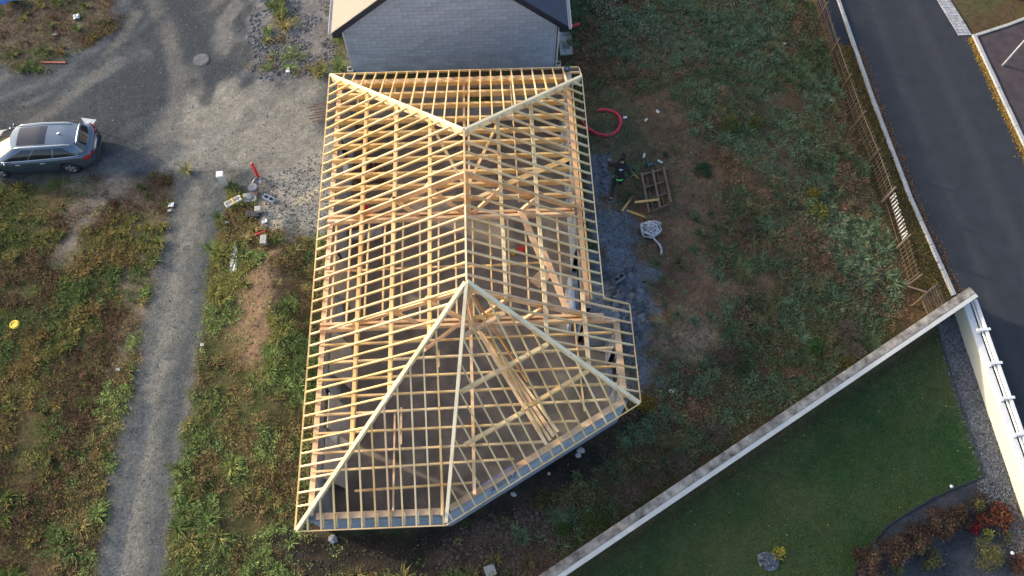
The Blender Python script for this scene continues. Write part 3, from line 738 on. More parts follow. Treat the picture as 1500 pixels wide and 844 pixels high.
# ------------------------------------------------------------------ neighbour house
NH = thing('neighbour_house', 'house with blank grey block gable wall and a cream and slate-blue pitched roof', 'house', (4.8, 6.0, 0))
NO = NH.location
gx0, gx1, gyy = .40, 9.24, 2.25
NK = .80; NE_ = 3.0
def gtop(x_): return NE_ + NK * (min(x_ - gx0, gx1 - x_) + 0.0)
ridge_z = NE_ + NK * (gx1 - gx0) / 2
# mortar core (gable shape)
bb = MB(NO); pts = [(gx0, 0), (gx1, 0), (gx1, NE_), ((gx0 + gx1) / 2, ridge_z), (gx0, NE_)]
n5 = len(pts)
bb.add([(a, gyy + .012, c) for a, c in pts] + [(a, gyy + .2, c) for a, c in pts], [tuple(range(n5)), tuple(range(2 * n5 - 1, n5 - 1, -1))] + [(i, n5 + i, n5 + (i + 1) % n5, (i + 1) % n5) for i in range(n5)])
bb.build('gable_core', MORTAR, NH)
cnt = []; CH, BL = .2, .5
for r in range(int((ridge_z) / CH) + 1):
    za, zb = r * CH + .005, (r + 1) * CH - .005
    if zb > NE_:
        ins = (zb - NE_) / NK + .0
        xa, xb = gx0 + ins, gx1 - ins
    else: xa, xb = gx0, gx1
    s = gx0 - (BL / 2 if r % 2 else 0)
    while s < xb:
        a, b2 = max(xa, s) + .005, min(xb, s + BL) - .005
        if b2 - a > .05: cnt.append((a, b2, za, zb))
        s += BL
vis = [q_ for q_ in cnt if .35 < q_[2] < 4.75][::-1]
single, rest = vis[:298], vis[298:] + [q_ for q_ in cnt if not (.35 < q_[2] < 4.75)]
cache = {}
for a, b2, za, zb in single:
    key = round(b2 - a, 3)
    if key not in cache:
        bb = MB(); bb.box((0, 0, 0), (b2 - a, .16, zb - za)); o = bb.build('concrete_block', BLOCKN, NH, bevel=0); cache[key] = o.data
    else:
        o = bpy.data.objects.new('concrete_block', cache[key]); COL.objects.link(o); o.parent = NH
    o.location = Vector((a, gyy - random.uniform(0, .006), za)) - NO
bb = MB(NO)
for a, b2, za, zb in rest: bb.box((a, gyy - random.uniform(0, .006), za), (b2, gyy + .16, zb))
bb.build('block_courses', BLOCKN, NH, kind='stuff')
bb = MB(NO); bb.box((gx0, gyy + .205, 0), (gx0 + .2, 11, NE_)); bb.box((gx1 - .2, gyy + .205, 0), (gx1, 11, NE_)); bb.build('side_wall', BLOCKN, NH)
# roof slopes with thickness, fascias and gutters
ov, yv = .42, gyy - .28
xm = (gx0 + gx1) / 2
def slope(sgn, m_, name):
    xe = gx0 - ov if sgn < 0 else gx1 + ov; ze = NE_ - NK * ov + .14; zr = ridge_z + .14
    bb = MB(NO); th = .12
    vs = [(xe, yv, ze), (xe, 12, ze), (xm, 12, zr), (xm, yv, zr)]
    bb.add(vs + [(a, b2, c - th) for a, b2, c in vs], [(0, 1, 2, 3) if sgn > 0 else (3, 2, 1, 0), (7, 6, 5, 4) if sgn > 0 else (4, 5, 6, 7), (0, 3, 7, 4), (1, 5, 6, 2), (0, 4, 5, 1), (3, 2, 6, 7)])
    return bb.build(name, m_, NH)
slope(-1, MEMB, 'roof_slope'); slope(1, SLATE, 'roof_slope')
for sgn, m_, st, nm in ((1, SLATE, .22, 'slate_course'), (-1, MEMB, .9, 'membrane_lap')):
    xe = gx0 - ov if sgn < 0 else gx1 + ov; ze = NE_ - NK * ov + .14; k = .04
    while k < abs(xe - xm) - .1:
        x0_ = xe - sgn * k; x1_ = xe - sgn * min(k + st, abs(xe - xm)); bb = MB(NO)
        z0_, z1_ = ze + NK * k, ze + NK * min(k + st, abs(xe - xm))
        vs = [(x0_, yv + .01, z0_ + .022), (x0_, 12, z0_ + .022), (x1_, 12, z1_ + .006), (x1_, yv + .01, z1_ + .006), (x0_, yv + .01, z0_ + .002), (x0_, 12, z0_ + .002)]
        bb.add(vs, [(0, 1, 2, 3) if sgn > 0 else (3, 2, 1, 0), (0, 4, 5, 1) if sgn > 0 else (1, 5, 4, 0)]); bb.build(nm, m_, NH); k += st
for sgn in (-1, 1):
    xe = gx0 - ov if sgn < 0 else gx1 + ov; ze = NE_ - NK * ov + .14
    bb = MB(NO); bb.beam((xe - sgn * 0.0, yv - .012, ze + .01), (xm, yv - .012, ridge_z + .15), .03, .24, up=(0, 0, 1)); bb.build('verge_fascia', FASC, NH)
    bb = MB(NO); bb.box((min(xe, xe - sgn * .36), yv + .02, ze - .30), (max(xe, xe - sgn * .36), gyy - .02, ze - .14)); bb.build('eave_box', FASC, NH)
    bb = MB(NO)
    gxx = xe + sgn * .075
    prof = [(-.07, .05), (-.07, -.03), (-.03, -.07), (.03, -.07), (.07, -.03), (.07, .05), (.05, .05), (.05, -.02), (.02, -.05), (-.02, -.05), (-.05, -.02), (-.05, .05)]
    n_ = len(prof)
    bb.add([(gxx + a, yv - .03, ze - .05 + c) for a, c in prof] + [(gxx + a, 12, ze - .05 + c) for a, c in prof],
           [(i, (i + 1) % n_, n_ + (i + 1) % n_, n_ + i) for i in range(n_)]); bb.build('gutter', PVC, NH)
    bb = MB(NO); xc = gx0 - .045 if sgn < 0 else gx1 + .05
    if sgn < 0: bb.box((gx0 - .075, gyy + .0, .35), (gx0 - .008, gyy + .12, NE_ - .35))
    else: bb.tube([(xc + .03, gyy + .05, .3), (xc + .03, gyy + .05, NE_ - .3)], .04, 10)
    bb.build('corner_trim' if sgn < 0 else 'downpipe', PVC, NH)
    bb = MB(NO); xb_ = xc + sgn * .10
    bb.box((xb_ - .13, gyy - .1, 0), (xb_ + .13, gyy - .06, .3)); bb.box((xb_ - .13, gyy + .12, 0), (xb_ + .13, gyy + .16, .3)); bb.box((xb_ - .13, gyy - .06, 0), (xb_ - .10, gyy + .12, .3)); bb.box((xb_ + .10, gyy - .06, 0), (xb_ + .13, gyy + .12, .3)); bb.build('drain_box', CONC, NH)
t = thing('concrete_pad', 'pale concrete slab beside the right corner of the neighbouring gable', 'slab', (9.85, 3.7, 0))
bb = MB(); bb.box((-.30, -.75, 0), (.28, .55, .10)); bb.build('slab', CONC, t, bevel=.015)

# ------------------------------------------------------------------ estate car
PAINT, n, b = nodes('blue_grey_car_paint'); b.inputs['Base Color'].default_value = (.105, .145, .20, 1); b.inputs['Metallic'].default_value = .7
b.inputs['Roughness'].default_value = .32; b.inputs['Coat Weight'].default_value = .6; b.inputs['Coat Roughness'].default_value = .08
GLASS, n, b = nodes('dark_car_glass'); b.inputs['Base Color'].default_value = (.012, .016, .026, 1); b.inputs['Roughness'].default_value = .06; b.inputs['Specular IOR Level'].default_value = .7
SILVER, n, b = nodes('brushed_silver'); b.inputs['Base Color'].default_value = (.75, .77, .80, 1); b.inputs['Metallic'].default_value = .7; b.inputs['Roughness'].default_value = .3
RUBBER = mat('tyre_rubber', (.02, .02, .022), .8)
LAMPR, n, b = nodes('red_lamp_glass'); b.inputs['Base Color'].default_value = (.35, .01, .02, 1); b.inputs['Roughness'].default_value = .12
LAMPW, n, b = nodes('clear_lamp_glass'); b.inputs['Base Color'].default_value = (.55, .57, .6, 1); b.inputs['Roughness'].default_value = .1; b.inputs['Metallic'].default_value = .5
def grid_obj(name, m_, parent, pf, na, nb, smooth=True, solid=0.0):
    vs = [pf(i / na, j / nb) for i in range(na + 1) for j in range(nb + 1)]
    fs = [(i * (nb + 1) + j, (i + 1) * (nb + 1) + j, (i + 1) * (nb + 1) + j + 1, i * (nb + 1) + j + 1) for i in range(na) for j in range(nb)]
    me = bpy.data.meshes.new(name); me.from_pydata([tuple(v_) for v_ in vs], [], fs)
    bm_ = bmesh.new(); bm_.from_mesh(me); bmesh.ops.recalc_face_normals(bm_, faces=bm_.faces); bm_.to_mesh(me); bm_.free()
    if smooth: me.polygons.foreach_set('use_smooth', [True] * len(me.polygons))
    o = link(name, me, m_, parent)
    if solid:
        s_ = o.modifiers.new('solid', 'SOLIDIFY'); s_.thickness = solid; s_.offset = 0
    return o
def interp(x_, xs, ys): return float(np.interp(x_, xs, ys))
rw = np.array(G(107, 247)); fw = np.array(G(3, 254))
cdir = (fw - rw)[:2]; ang = math.atan2(cdir[1], cdir[0])
# near-side (left of car when heading -x is +... ) wheels line is offset from the centre line by half a track
sidev = np.array([-math.sin(ang), math.cos(ang)])
ccen = (rw[:2] + fw[:2]) / 2 - sidev * .80 + np.array([.14, -.12])
CARP = thing('parked_car', 'dark blue-grey estate car with silver roof rails parked on the gravel at the left edge', 'car', (ccen[0], ccen[1], 0), ang)
# car frame: +x forward, +y left
XR, XF = -2.46, 2.46
def half_w(x_): return interp(x_, [-2.46, -2.42, -2.25, -1.9, -1.2, 0, 1.2, 1.8, 2.2, 2.4, 2.46], [.60, .72, .84, .90, .93, .935, .93, .90, .82, .68, .55])
def belt(x_): return interp(x_, [-2.46, -2.3, -1.8, -1, 0, 1, 1.5, 2.1, 2.4, 2.46], [.86, .97, 1.0, .98, .95, .93, .90, .80, .66, .58])
def deck(x_): return interp(x_, [-2.46, -2.3, -1.8, .9, 1.1, 1.6, 2.1, 2.4, 2.46], [.90, 1.02, 1.03, .99, .98, .94, .84, .68, .58])
WR = .335
xs_ = sorted(set([XR, XR + .02, -2.4, -2.3, -2.15, 2.15, 2.3, 2.4, XF - .02, XF] + [round(-2.0 + .1 * i, 3) for i in range(41)]))
AX = (-1.43, 1.43)
def body_ring(x_):
    hw = half_w(x_); bz = belt(x_); dz = deck(x_); zb = interp(x_, [-2.46, -2.2, -1.6, 1.6, 2.2, 2.46], [.42, .28, .20, .20, .24, .36])
    arch = 0
    for a in AX:
        q_ = (WR + .07) ** 2 - (x_ - a) ** 2
        if q_ > 0: arch = max(arch, WR + math.sqrt(q_) - .02)
    lo = max(zb, arch)
    pts = [(.02, zb), (hw * .80, zb), (hw * .82, lo), (hw * .965, lo + .005), (hw * .995, max(lo + .03, .45)), (hw, max(lo + .04, .60)), (hw * .985, max(lo + .05, bz - .20)), (hw * .965, bz - .07), (hw * .91, bz), (hw * .80, (bz + dz) / 2 + .01), (hw * .45, dz + .02), (0, dz + .035)]
    return pts
vs, fs = [], []
R_ = [body_ring(x_) for x_ in xs_]; K = len(R_[0])
for x_, ring in zip(xs_, R_):
    vs += [(x_, y_, z_) for y_, z_ in ring] + [(x_, -y_, z_) for y_, z_ in ring[::-1][1:]]
K2 = 2 * K - 1
for i in range(len(xs_) - 1):
    for k in range(K2 - 1):
        fs.append((i * K2 + k, i * K2 + k + 1, (i + 1) * K2 + k + 1, (i + 1) * K2 + k))
    fs.append((i * K2 + K2 - 1, i * K2, (i + 1) * K2, (i + 1) * K2 + K2 - 1))
fs.append(tuple(range(K2))); fs.append(tuple(range((len(xs_) - 1) * K2, len(xs_) * K2)[::-1]))
me = bpy.data.meshes.new('body'); me.from_pydata(vs, [], fs)
bm_ = bmesh.new(); bm_.from_mesh(me); bmesh.ops.recalc_face_normals(bm_, faces=bm_.faces); bm_.to_mesh(me); bm_.free()
me.polygons.foreach_set('use_smooth', [True] * len(me.polygons))
body = link('body', me, PAINT, CARP)
# cabin
def rail(x_):   # roof edge: y, z
    return (interp(x_, [-2.05, -1.6, -.6, .3, .55], [.52, .575, .60, .57, .52]), interp(x_, [-2.05, -1.6, -.6, .3, .55], [1.36, 1.40, 1.43, 1.40, 1.36]))
def side_pt(a, t_, sg, off=0.0):    # a: 0 rear .. 1 front along belt, t: 0 belt .. 1 roof
    xb = -2.20 + a * (1.30 + 2.20); xt = -1.98 + a * (.42 + 1.98)
    hb_ = half_w(xb) * .90 if xb < 1 else interp(xb, [1, 1.3], [half_w(1) * .90, .70]); zb_ = belt(xb) + .005
    if xb < -1.9: hb_ = interp(xb, [-2.2, -1.9], [.66, half_w(-1.9) * .90])
    ry, rz = rail(xt)
    x_ = xb + (xt - xb) * t_; y_ = hb_ + (ry - hb_) * (t_ ** 1.15) ; z_ = zb_ + (rz - zb_) * t_
    bul = math.sin(math.pi * t_) * .025
    return Vector((x_, sg * (y_ + bul + off), z_ + off * .5))
def roof_pt(a, c, off=0.0):
    x_ = -1.98 + a * (.42 + 1.98); ry, rz = rail(x_); y_ = (c * 2 - 1) * ry
    return Vector((x_ + (.12 if a > .999 else 0) * (1 - (c * 2 - 1) ** 2) - (.10 if a < .001 else 0) * (1 - (c * 2 - 1) ** 2), y_, rz + .055 * (1 - (c * 2 - 1) ** 2) + off))
def screen_pt(a, c, rear, off=0.0): # a 0 bottom .. 1 top
    if rear: p = side_pt(0, a, 1); q0 = side_pt(0, 0, 1); 
    else: p = side_pt(1, a, 1)
    s_ = -1 if rear else 1
    cc = c * 2 - 1
    bow = (.20 - .10 * a) if rear is False else (.15 - .05 * a)
    z_ = p.z + (.055 * a + .03 * (1 - a)) * (1 - cc * cc)
    return Vector((p.x + s_ * (bow * (1 - cc * cc) + off), cc * abs(p.y), z_ + off * .5))
for sg in (-1, 1): grid_obj('cabin_side', PAINT, CARP, lambda a, c, sg=sg: side_pt(a, c, sg), 24, 6)
grid_obj('roof', PAINT, CARP, lambda a, c: roof_pt(a, c), 16, 10)
grid_obj('windscreen', GLASS, CARP, lambda a, c: screen_pt(a, c, False), 6, 10)
grid_obj('tailgate', PAINT, CARP, lambda a, c: screen_pt(a, c, True), 6, 10)
grid_obj('rear_window', GLASS, CARP, lambda a, c: screen_pt(.10 + .82 * a, .07 + .86 * c, True, .006), 5, 10)
grid_obj('sunroof', GLASS, CARP, lambda a, c: roof_pt(.46 + .46 * a, .13 + .74 * c, .008), 10, 8)
bounds = [(.06, .32, .30), (.345, .615, 0), (.64, .93, 0)]
for sg in (-1, 1):
    for k, (a0, a1, sl_) in enumerate(bounds):
        def pf(a, c, a0=a0, a1=a1, k=k, sg=sg):
            aa = a0 + (a1 - a0) * a
            if k == 0: hi = .88 * min(1, .25 + a * 1.6); 
            elif k == 2: hi = .88 * min(1, (1 - a) * 2.2 + .12)
            else: hi = .88
            return side_pt(aa, .06 + (hi - .06) * c, sg, .008)
        grid_obj('side_window', GLASS, CARP, pf, 10, 4)
    bb = MB(); bb.tube([side_pt(.05 + .03 * i, .02, sg, .012) for i in range(30)], .014, 6); bb.build('window_trim', SILVER, CARP, smooth=True)
    bb = MB(); bb.tube([Vector((x_, sg * (rail(x_)[0] - .02), rail(x_)[1] + (.055 if -1.75 < x_ < .22 else .0))) for x_ in np.linspace(-1.85, .32, 14)], .02, 8); bb.build('roof_rail', SILVER, CARP, smooth=True)
    bb = MB(); bb.tube([(.80, sg * .90, .93), (.82, sg * .98, .97), (.82, sg * 1.03, .98)], [.03, .05, .05], 8); bb.build('wing_mirror', PAINT, CARP, smooth=True)
    for xh in (-.55, .42):
        bb = MB(); bb.box((xh - .10, sg * .93 - .012, .80), (xh + .10, sg * .93 + .012, .83)); bb.build('door_handle', SILVER, CARP, bevel=.005)
    for xd in (-.98, -.12, .95):     # door shut lines
        bb = MB(); bb.tube([(xd, sg * (half_w(xd) + .001), .35), (xd, sg * (half_w(xd) + .001), .62), (xd, sg * half_w(xd) * .975 , .88)], .006, 4); bb.build('door_gap', DARKP, CARP)
    bb = MB(); bb.beam((-.95, sg * .935, .33), (.95, sg * .935, .33), .02, .06, top=False); bb.build('sill_trim', DARKP, CARP)
    for a in AX:
        wname = 'wheel'
        c = Vector((a, sg * .80, WR))
        wt = bpy.data.objects.new('wheel', None); COL.objects.link(wt); wt.parent = CARP; wt.location = c
        bb = MB(); prof = [(-.11, .215), (-.115, .28), (-.095, .325), (-.05, .337), (.05, .337), (.095, .325), (.115, .28), (.11, .215)]
        nseg = 28
        bb.add([(r_ * math.cos(2 * math.pi * k / nseg), y_, r_ * math.sin(2 * math.pi * k / nseg)) for k in range(nseg) for y_, r_ in prof],
               [(k * 8 + j, k * 8 + j + 1, ((k + 1) % nseg) * 8 + j + 1, ((k + 1) % nseg) * 8 + j) for k in range(nseg) for j in range(7)])
        bb.build('tyre', RUBBER, wt, smooth=True)
        bb = MB(); yo = sg * .085
        bb.tube([(0, yo - sg * .03, 0), (0, yo + sg * .015, 0)], .06, 12)
        for k in range(5):
            th = 2 * math.pi * k / 5 + .3
            for dth in (-.13, .13):
                bb.beam((.04 * math.cos(th), yo, .04 * math.sin(th)), (.225 * math.cos(th + dth), yo, .225 * math.sin(th + dth)), .045, .03, up=(0, 1, 0), top=False)
        bb.tube([(.222 * math.cos(2 * math.pi * k / 24), yo, .222 * math.sin(2 * math.pi * k / 24)) for k in range(25)], .013, 6)
        bb.build('rim', SILVER, wt)
        bb = MB(); bb.tube([(0, yo - sg * .06, 0), (0, yo - sg * .05, 0)], .21, 20); bb.build('brake_disc', DARKP, wt)
    # lamps wrap the corners
    def lampf(a, c, sg=sg):
        x_ = -2.20 - .235 * a; z_ = .78 + .17 * c - .02 * a
        return Vector((x_ - .012, sg * (half_w(x_) * (.985 if a < .8 else .95) + .008 ), z_))
    grid_obj('tail_lamp', LAMPR, CARP, lampf, 8, 3, solid=.02)
    def lampb(a, c, sg=sg):
        return Vector((-2.468 - .01, sg * (.60 - .14 * a), .79 + .14 * c - .02 * a))
    grid_obj('tail_lamp_inner', LAMPR, CARP, lampb, 3, 3, solid=.02)
    def lampt(a, c, sg=sg):
        x_ = -2.26 - .19 * a; return Vector((x_, sg * (half_w(x_) * .95 - .12 * c), belt(x_) + .012 + .012 * c))
    def headf(a, c, sg=sg):
        x_ = 2.10 + .30 * a; return Vector((x_ + .006, sg * (half_w(x_) * .99 + .004), .60 + .12 * c))
    grid_obj('headlight', LAMPW, CARP, headf, 6, 3, solid=.02)
grid_obj('number_plate', mat('white_number_plate', (.7, .7, .68), .5), CARP, lambda a, c: Vector((-2.475 , -.26 + .52 * a, .66 + .11 * c)), 2, 1, solid=.01)
bb = MB(); bb.beam((-2.475, -.42, .80), (-2.475, .42, .80), .02, .02, top=False); bb.build('tailgate_trim', SILVER, CARP)
bb = MB(); bb.tube([(-2.40, y_, .60) for y_ in (-.78, .78)], .03, 6); bb.tube([(-2.478, y_, .40) for y_ in (-.6, .6)], .035, 6); bb.build('bumper_insert', DARKP, CARP)
bb = MB(); bb.tube([(-1.35, 0, 1.47), (-1.47, 0, 1.56)], [.04, .012], 8); bb.build('antenna_fin', SILVER, CARP)
def lip(a, c): return Vector((-2.08 - .10 * a, (-.50 + c) * 1.0, 1.415 + .02 * (1 - (2 * c - 1) ** 2) - .01 * a))
grid_obj('spoiler_lip', PAINT, CARP, lip, 2, 8, solid=.02)
for i in range(2):
    bb = MB(); bb.tube([screen_pt(.02, .30 + .36 * i, False, .03), screen_pt(.45, .22 + .36 * i, False, .03)], .01, 5); bb.build('wiper', DARKP, CARP)
# white board standing against the far rear corner
t = thing('white_board', 'white board propped behind the far rear corner of the estate car', 'board', tuple(G(143, 192)))
bb = MB(); bb.add([(-.32, .10, .78), (.30, .02, .72), (.16, -.26, .70), (-.10, -.22, .78), (-.32, .10, .80), (.30, .02, .74), (.16, -.26, .72), (-.10, -.22, .80)], [(3, 2, 1, 0), (4, 5, 6, 7), (0, 1, 5, 4), (1, 2, 6, 5), (2, 3, 7, 6), (3, 0, 4, 7)])
bb.build('panel', WHITE, t)
bb = MB(); bb.tube([(0, 0, 0), (0, -.02, .74)], .02, 6); bb.build('support', DARKP, t)

# ------------------------------------------------------------------ small things on the ground
def gz(p): return float(hgt(np.array([p[0]]), np.array([p[1]]))[0])
def at(px, py, dz=0.0):
    p = G(px, py); p.z = gz(p) + dz; return p
t = thing('manhole_cover', 'round pale manhole cover set in the dark gravel court', 'manhole', at(295, 88))
bb = MB(); bb.tube([(0, 0, -.05), (0, 0, .02)], .36, 32); bb.build('frame', mat('iron_frame', (.10, .11, .12), .85), t)
bb = MB(); bb.tube([(0, 0, .021), (0, 0, .03)], .31, 32)
for k in range(5): bb.box((-.22, -.22 + .1 * k, .03), (.22, -.18 + .1 * k, .036))
bb.build('cover', mat('cast_cover', (.13, .14, .15), .85), t)
p = at(80, 92); loose('red_plank', (p.x - .55, p.y + .03, p.z + .05), (p.x + .5, p.y - .02, p.z + .05), .08, .04, mat('faded_red_paint', (.30, .09, .07), .7), 'narrow red-painted plank on the grass edge of the court at upper left')
def sheet(px, py, sx, sy, rz, m_, name, label, cat, h_=.05, seed=1):
    p = at(px, py, .02); rnd = random.Random(seed)
    bb = MB(); K_ = 5; vs = []
    for i in range(K_):
        for j in range(K_):
            vs.append(((i / (K_ - 1) - .5) * sx + rnd.uniform(-.06, .06) * sx, (j / (K_ - 1) - .5) * sy + rnd.uniform(-.06, .06) * sy, h_ * (.5 + rnd.random())))
    fs = [(i * K_ + j, (i + 1) * K_ + j, (i + 1) * K_ + j + 1, i * K_ + j + 1) for i in range(K_ - 1) for j in range(K_ - 1)]
    bb.add(vs, fs); o = bb.build(name, m_); s_ = o.modifiers.new('s', 'SOLIDIFY'); s_.thickness = .012
    o.location = p; o.rotation_euler = (0, 0, rz); return tag(o, label, cat)
sheet(113, 26, .28, .26, .3, WHITE, 'litter', 'round white scrap on the grass at upper left', 'litter', seed=3)
sheet(82, 51, .25, .10, .3, PVC, 'litter', 'thin pale strip lying left of the upper left gravel bend', 'litter', seed=4)
sheet(14, 4, .8, .5, .4, BLUE, 'plastic_bag', 'crumpled blue plastic at the top left corner', 'bag', .25, seed=5)
sheet(422, 104, .16, .26, .1, WHITE, 'litter', 'small white scrap on the grass above the new frame', 'litter', seed=6)
sheet(251, 301, .22, .18, .1, WHITE, 'litter', 'white scrap at the left edge of the drive, upper of two', 'litter', seed=7)
sheet(249, 309, .16, .10, .1, WHITE, 'litter', 'smaller white scrap at the left edge of the drive, lower of two', 'litter', seed=8)
sheet(333, 327, .14, .10, .1, WHITE, 'litter', 'small white scrap on the weeds left of the black box', 'litter', seed=9)
sheet(391, 331, .22, .16, .6, WHITE, 'litter', 'white scrap below the black box beside the pile', 'litter', seed=10)
sheet(347, 370, .14, .40, .2, PVC, 'litter', 'pale crumpled strip just above the long white board in the weeds', 'litter', seed=11)
sheet(360, 349, .3, .10, .2, PVC, 'litter', 'pinkish-white scrap in the weeds right of the drive', 'litter', seed=12)
sheet(344, 387, .24, .80, .05, WHITE, 'long_board', 'long white board lying in the weeds beside the drive', 'board', seed=13)
sheet(174, 542, .12, .10, .0, WHITE, 'litter', 'tiny white scrap on the weeds left of the drive', 'litter', seed=14)
sheet(297, 506, .12, .10, .0, WHITE, 'litter', 'tiny white scrap at the right verge of the drive', 'litter', seed=15)
t = thing('frisbee', 'round yellow lid lying in the weeds at far left', 'lid', at(27, 479, .22))
bb = MB(); bb.tube([(0, 0, 0), (0, 0, .04)], .17, 24); bb.build('disc', YEL, t)
bb = MB(); bb.tube([(.13 * math.cos(a), .13 * math.sin(a), .045) for a in np.linspace(0, 2 * math.pi, 20)], .015, 6); bb.build('rim', YEL, t)
# tall white container
t = thing('white_container', 'tall white plastic container standing where the drive meets the court', 'container', tuple(G(331, 270)), .1)
bb = MB(); bb.box((-.13, -.13, 0), (.13, .13, .72)); bb.build('body', WPAINT, t, bevel=.03)
bb = MB(); bb.box((-.14, -.14, .722), (.14, .14, .78)); bb.build('lid', WHITE, t, bevel=.02)
# red pipe stub standing up
p = at(379, 259)
t = thing('red_conduit', 'bright red ribbed conduit bending up from the ground above the rubble', 'pipe', p)
def ribbed(pts, r, m_, parent, name, step=.05, nn_=10):
    P_ = [Vector(q_) for q_ in pts]; out = []; rad = []
    seg = [(P_[i + 1] - P_[i]).length for i in range(len(P_) - 1)]; L = sum(seg); n_ = int(L / step) * 2
    acc = 0; i = 0
    for k in range(n_ + 1):
        s_ = L * k / n_; 
        a = 0; j = 0
        while j < len(seg) - 1 and a + seg[j] < s_: a += seg[j]; j += 1
        out.append(P_[j].lerp(P_[j + 1], min(1, (s_ - a) / seg[j]))); rad.append(r * (1.0 if k % 2 else .88))
    bb = MB(); bb.tube(out, rad, nn_); return bb.build(name, m_, parent, smooth=True)
ribbed([(0, -.05, 0), (0, -.03, .25), (-.02, .05, .55), (-.08, .16, .75)], .065, REDP, t, 'pipe')
bb = MB(); bb.tube([(-.08, .16, .752), (-.083, .165, .758)], .045, 10); bb.build('opening', mat('pink_inner', (.75, .35, .33), .5), t)
p = at(386, 348); t = thing('red_conduit', 'short dull red conduit piece lying by the grey block below the pile', 'pipe', p)
ribbed([(-.2, -.08, .07), (.2, .08, .09)], .055, REDH, t, 'pipe')
p = at(834, 45); t = thing('red_conduit', 'red conduit end poking out of the grass beside the concrete pad', 'pipe', p)
ribbed([(-.25, -.08, .1), (0, 0, .22), (.45, .10, .28)], .07, REDH, t, 'pipe')
# buckets and stones by the drive
p = at(374, 281); t = thing('bucket', 'grey lidded bucket with a salmon base among the rubble heap', 'bucket', p)
bb = MB(); bb.tube([(0.04, -.16, 0), (.04, -.12, .22)], [.12, .13], 16); bb.build('base', mat('salmon_plastic', (.45, .2, .17), .6), t)
bb = MB(); bb.tube([(0, 0, .15), (0, 0, .30)], [.20, .20], 20); bb.build('body', GREYP, t)
bb = MB(); bb.tube([(0, 0, .302), (0, 0, .32)], .17, 20); bb.build('lid', mat('grey_lid', (.20, .21, .24), .6), t)
sheet(380, 269, .5, .3, .4, GREYP, 'grey_sheet', 'dark grey crumpled sheet just behind the lidded bucket', 'sheet', .15, seed=21)
p = at(368, 293); t = thing('socket_stone', 'square grey concrete base with a round socket beside the bucket', 'block', p, .15)
bb = MB(); bb.box((-.26, -.2, 0), (.26, .22, .14)); bb.build('block', CONC, t, bevel=.02)
bb = MB(); bb.tube([(0, 0, .142), (0, 0, .17), (0, 0, .18)], [.15, .13, .09], 18); bb.build('socket', ROCK, t)
p = at(345, 301, .22); t = thing('polystyrene_tray', 'white rectangular tray tied with a yellow strap at the drive edge', 'tray', p, .55)
bb = MB(); bb.box((-.34, -.12, 0), (.34, .12, .03)); bb.box((-.34, -.12, .032), (.34, -.09, .10)); bb.box((-.34, .09, .032), (.34, .12, .10)); bb.box((-.34, -.088, .032), (-.31, .088, .10)); bb.box((.31, -.088, .032), (.34, .088, .10)); bb.build('tray', mat('offwhite_foam', (.66, .63, .58), .8), t)
bb = MB(); bb.box((-.02, -.135, -.01), (.03, .135, .115)); bb.build('strap', YEL, t)
def hollow(px, py, rz, label, m_=BLOCK, z=.0, tilt=0):
    p = at(px, py, z); t = thing('concrete_block', label, 'block', p, rz); t.rotation_euler.x = tilt
    bb = MB()
    for a, b2 in (((-.25, -.1), (.25, -.07)), ((-.25, .07), (.25, .1)), ((-.25, -.068), (-.22, .068)), ((-.015, -.068), (.015, .068)), ((.22, -.068), (.25, .068))): bb.box((a[0], a[1], 0), (b2[0], b2[1], .2))
    bb.build('shell', m_, t)
    bb = MB(); bb.box((-.218, -.068, .0), (-.017, .068, .03)); bb.box((.017, -.068, 0), (.218, .068, .03)); bb.build('web', m_, t)
hollow(397, 296, -.5, 'hollow concrete block lying with its cells showing beside the sandy pile')
hollow(905, 412, .6, 'hollow grey block lying on the rubble heap beside the frame corner', ROCK, z=.10)
p = at(374, 318); t = thing('black_crate', 'black square crate among the rubble right of the drive', 'crate', p, .0)
bb = MB(); bb.box((-.25, -.16, 0), (.27, .16, .14)); bb.build('base', DARKP, t, bevel=.01)
p2 = at(382, 315, .145); t = thing('stone_block', 'small pale block resting on the black crate', 'block', p2, .05)
bb = MB(); bb.box((-.10, -.11, 0), (.14, .11, .18)); bb.build('block', CONC, t, bevel=.01)
p = at(391, 359); t = thing('stone_block', 'grey upright block standing below the short red pipe', 'block', p, .0)
bb = MB(); bb.box((-.12, -.2, 0), (.12, .18, .22)); bb.build('block', CONC, t, bevel=.01)
p = at(718, 836); t = thing('stone_slab', 'pale square slab lying at the bottom edge below the frame', 'slab', p, .3)
bb = MB(); bb.box((-.18, -.17, 0), (.18, .17, .12)); bb.build('slab', CONC, t, bevel=.01)
for k, (px, py, s_, l_) in enumerate(((851, 660, .16, 'pale broken stone on the dark soil below the slanted wall, upper of a pair'), (847, 667, .12, 'pale broken stone on the dark soil below the slanted wall, lower of a pair'), (752, 724, .13, 'small pale stone on the dark soil below the wall opening'), (804, 694, .08, 'tiny pale stone between the larger ones below the slanted wall'), (488, 790, .2, 'grey stone by the foot of the south wall corner'))):
    p = at(px, py); bm_ = bmesh.new(); bmesh.ops.create_icosphere(bm_, subdivisions=1, radius=s_)
    for v_ in bm_.verts: v_.co = Vector((v_.co.x * random.uniform(.8, 1.2), v_.co.y * random.uniform(.6, 1), v_.co.z * .5 + s_ * .3))
    me = bpy.data.meshes.new('stone'); bm_.to_mesh(me); bm_.free(); o = link('stone', me, ROCK if px == 488 else CONC); o.location = p; tag(o, l_, 'stone')
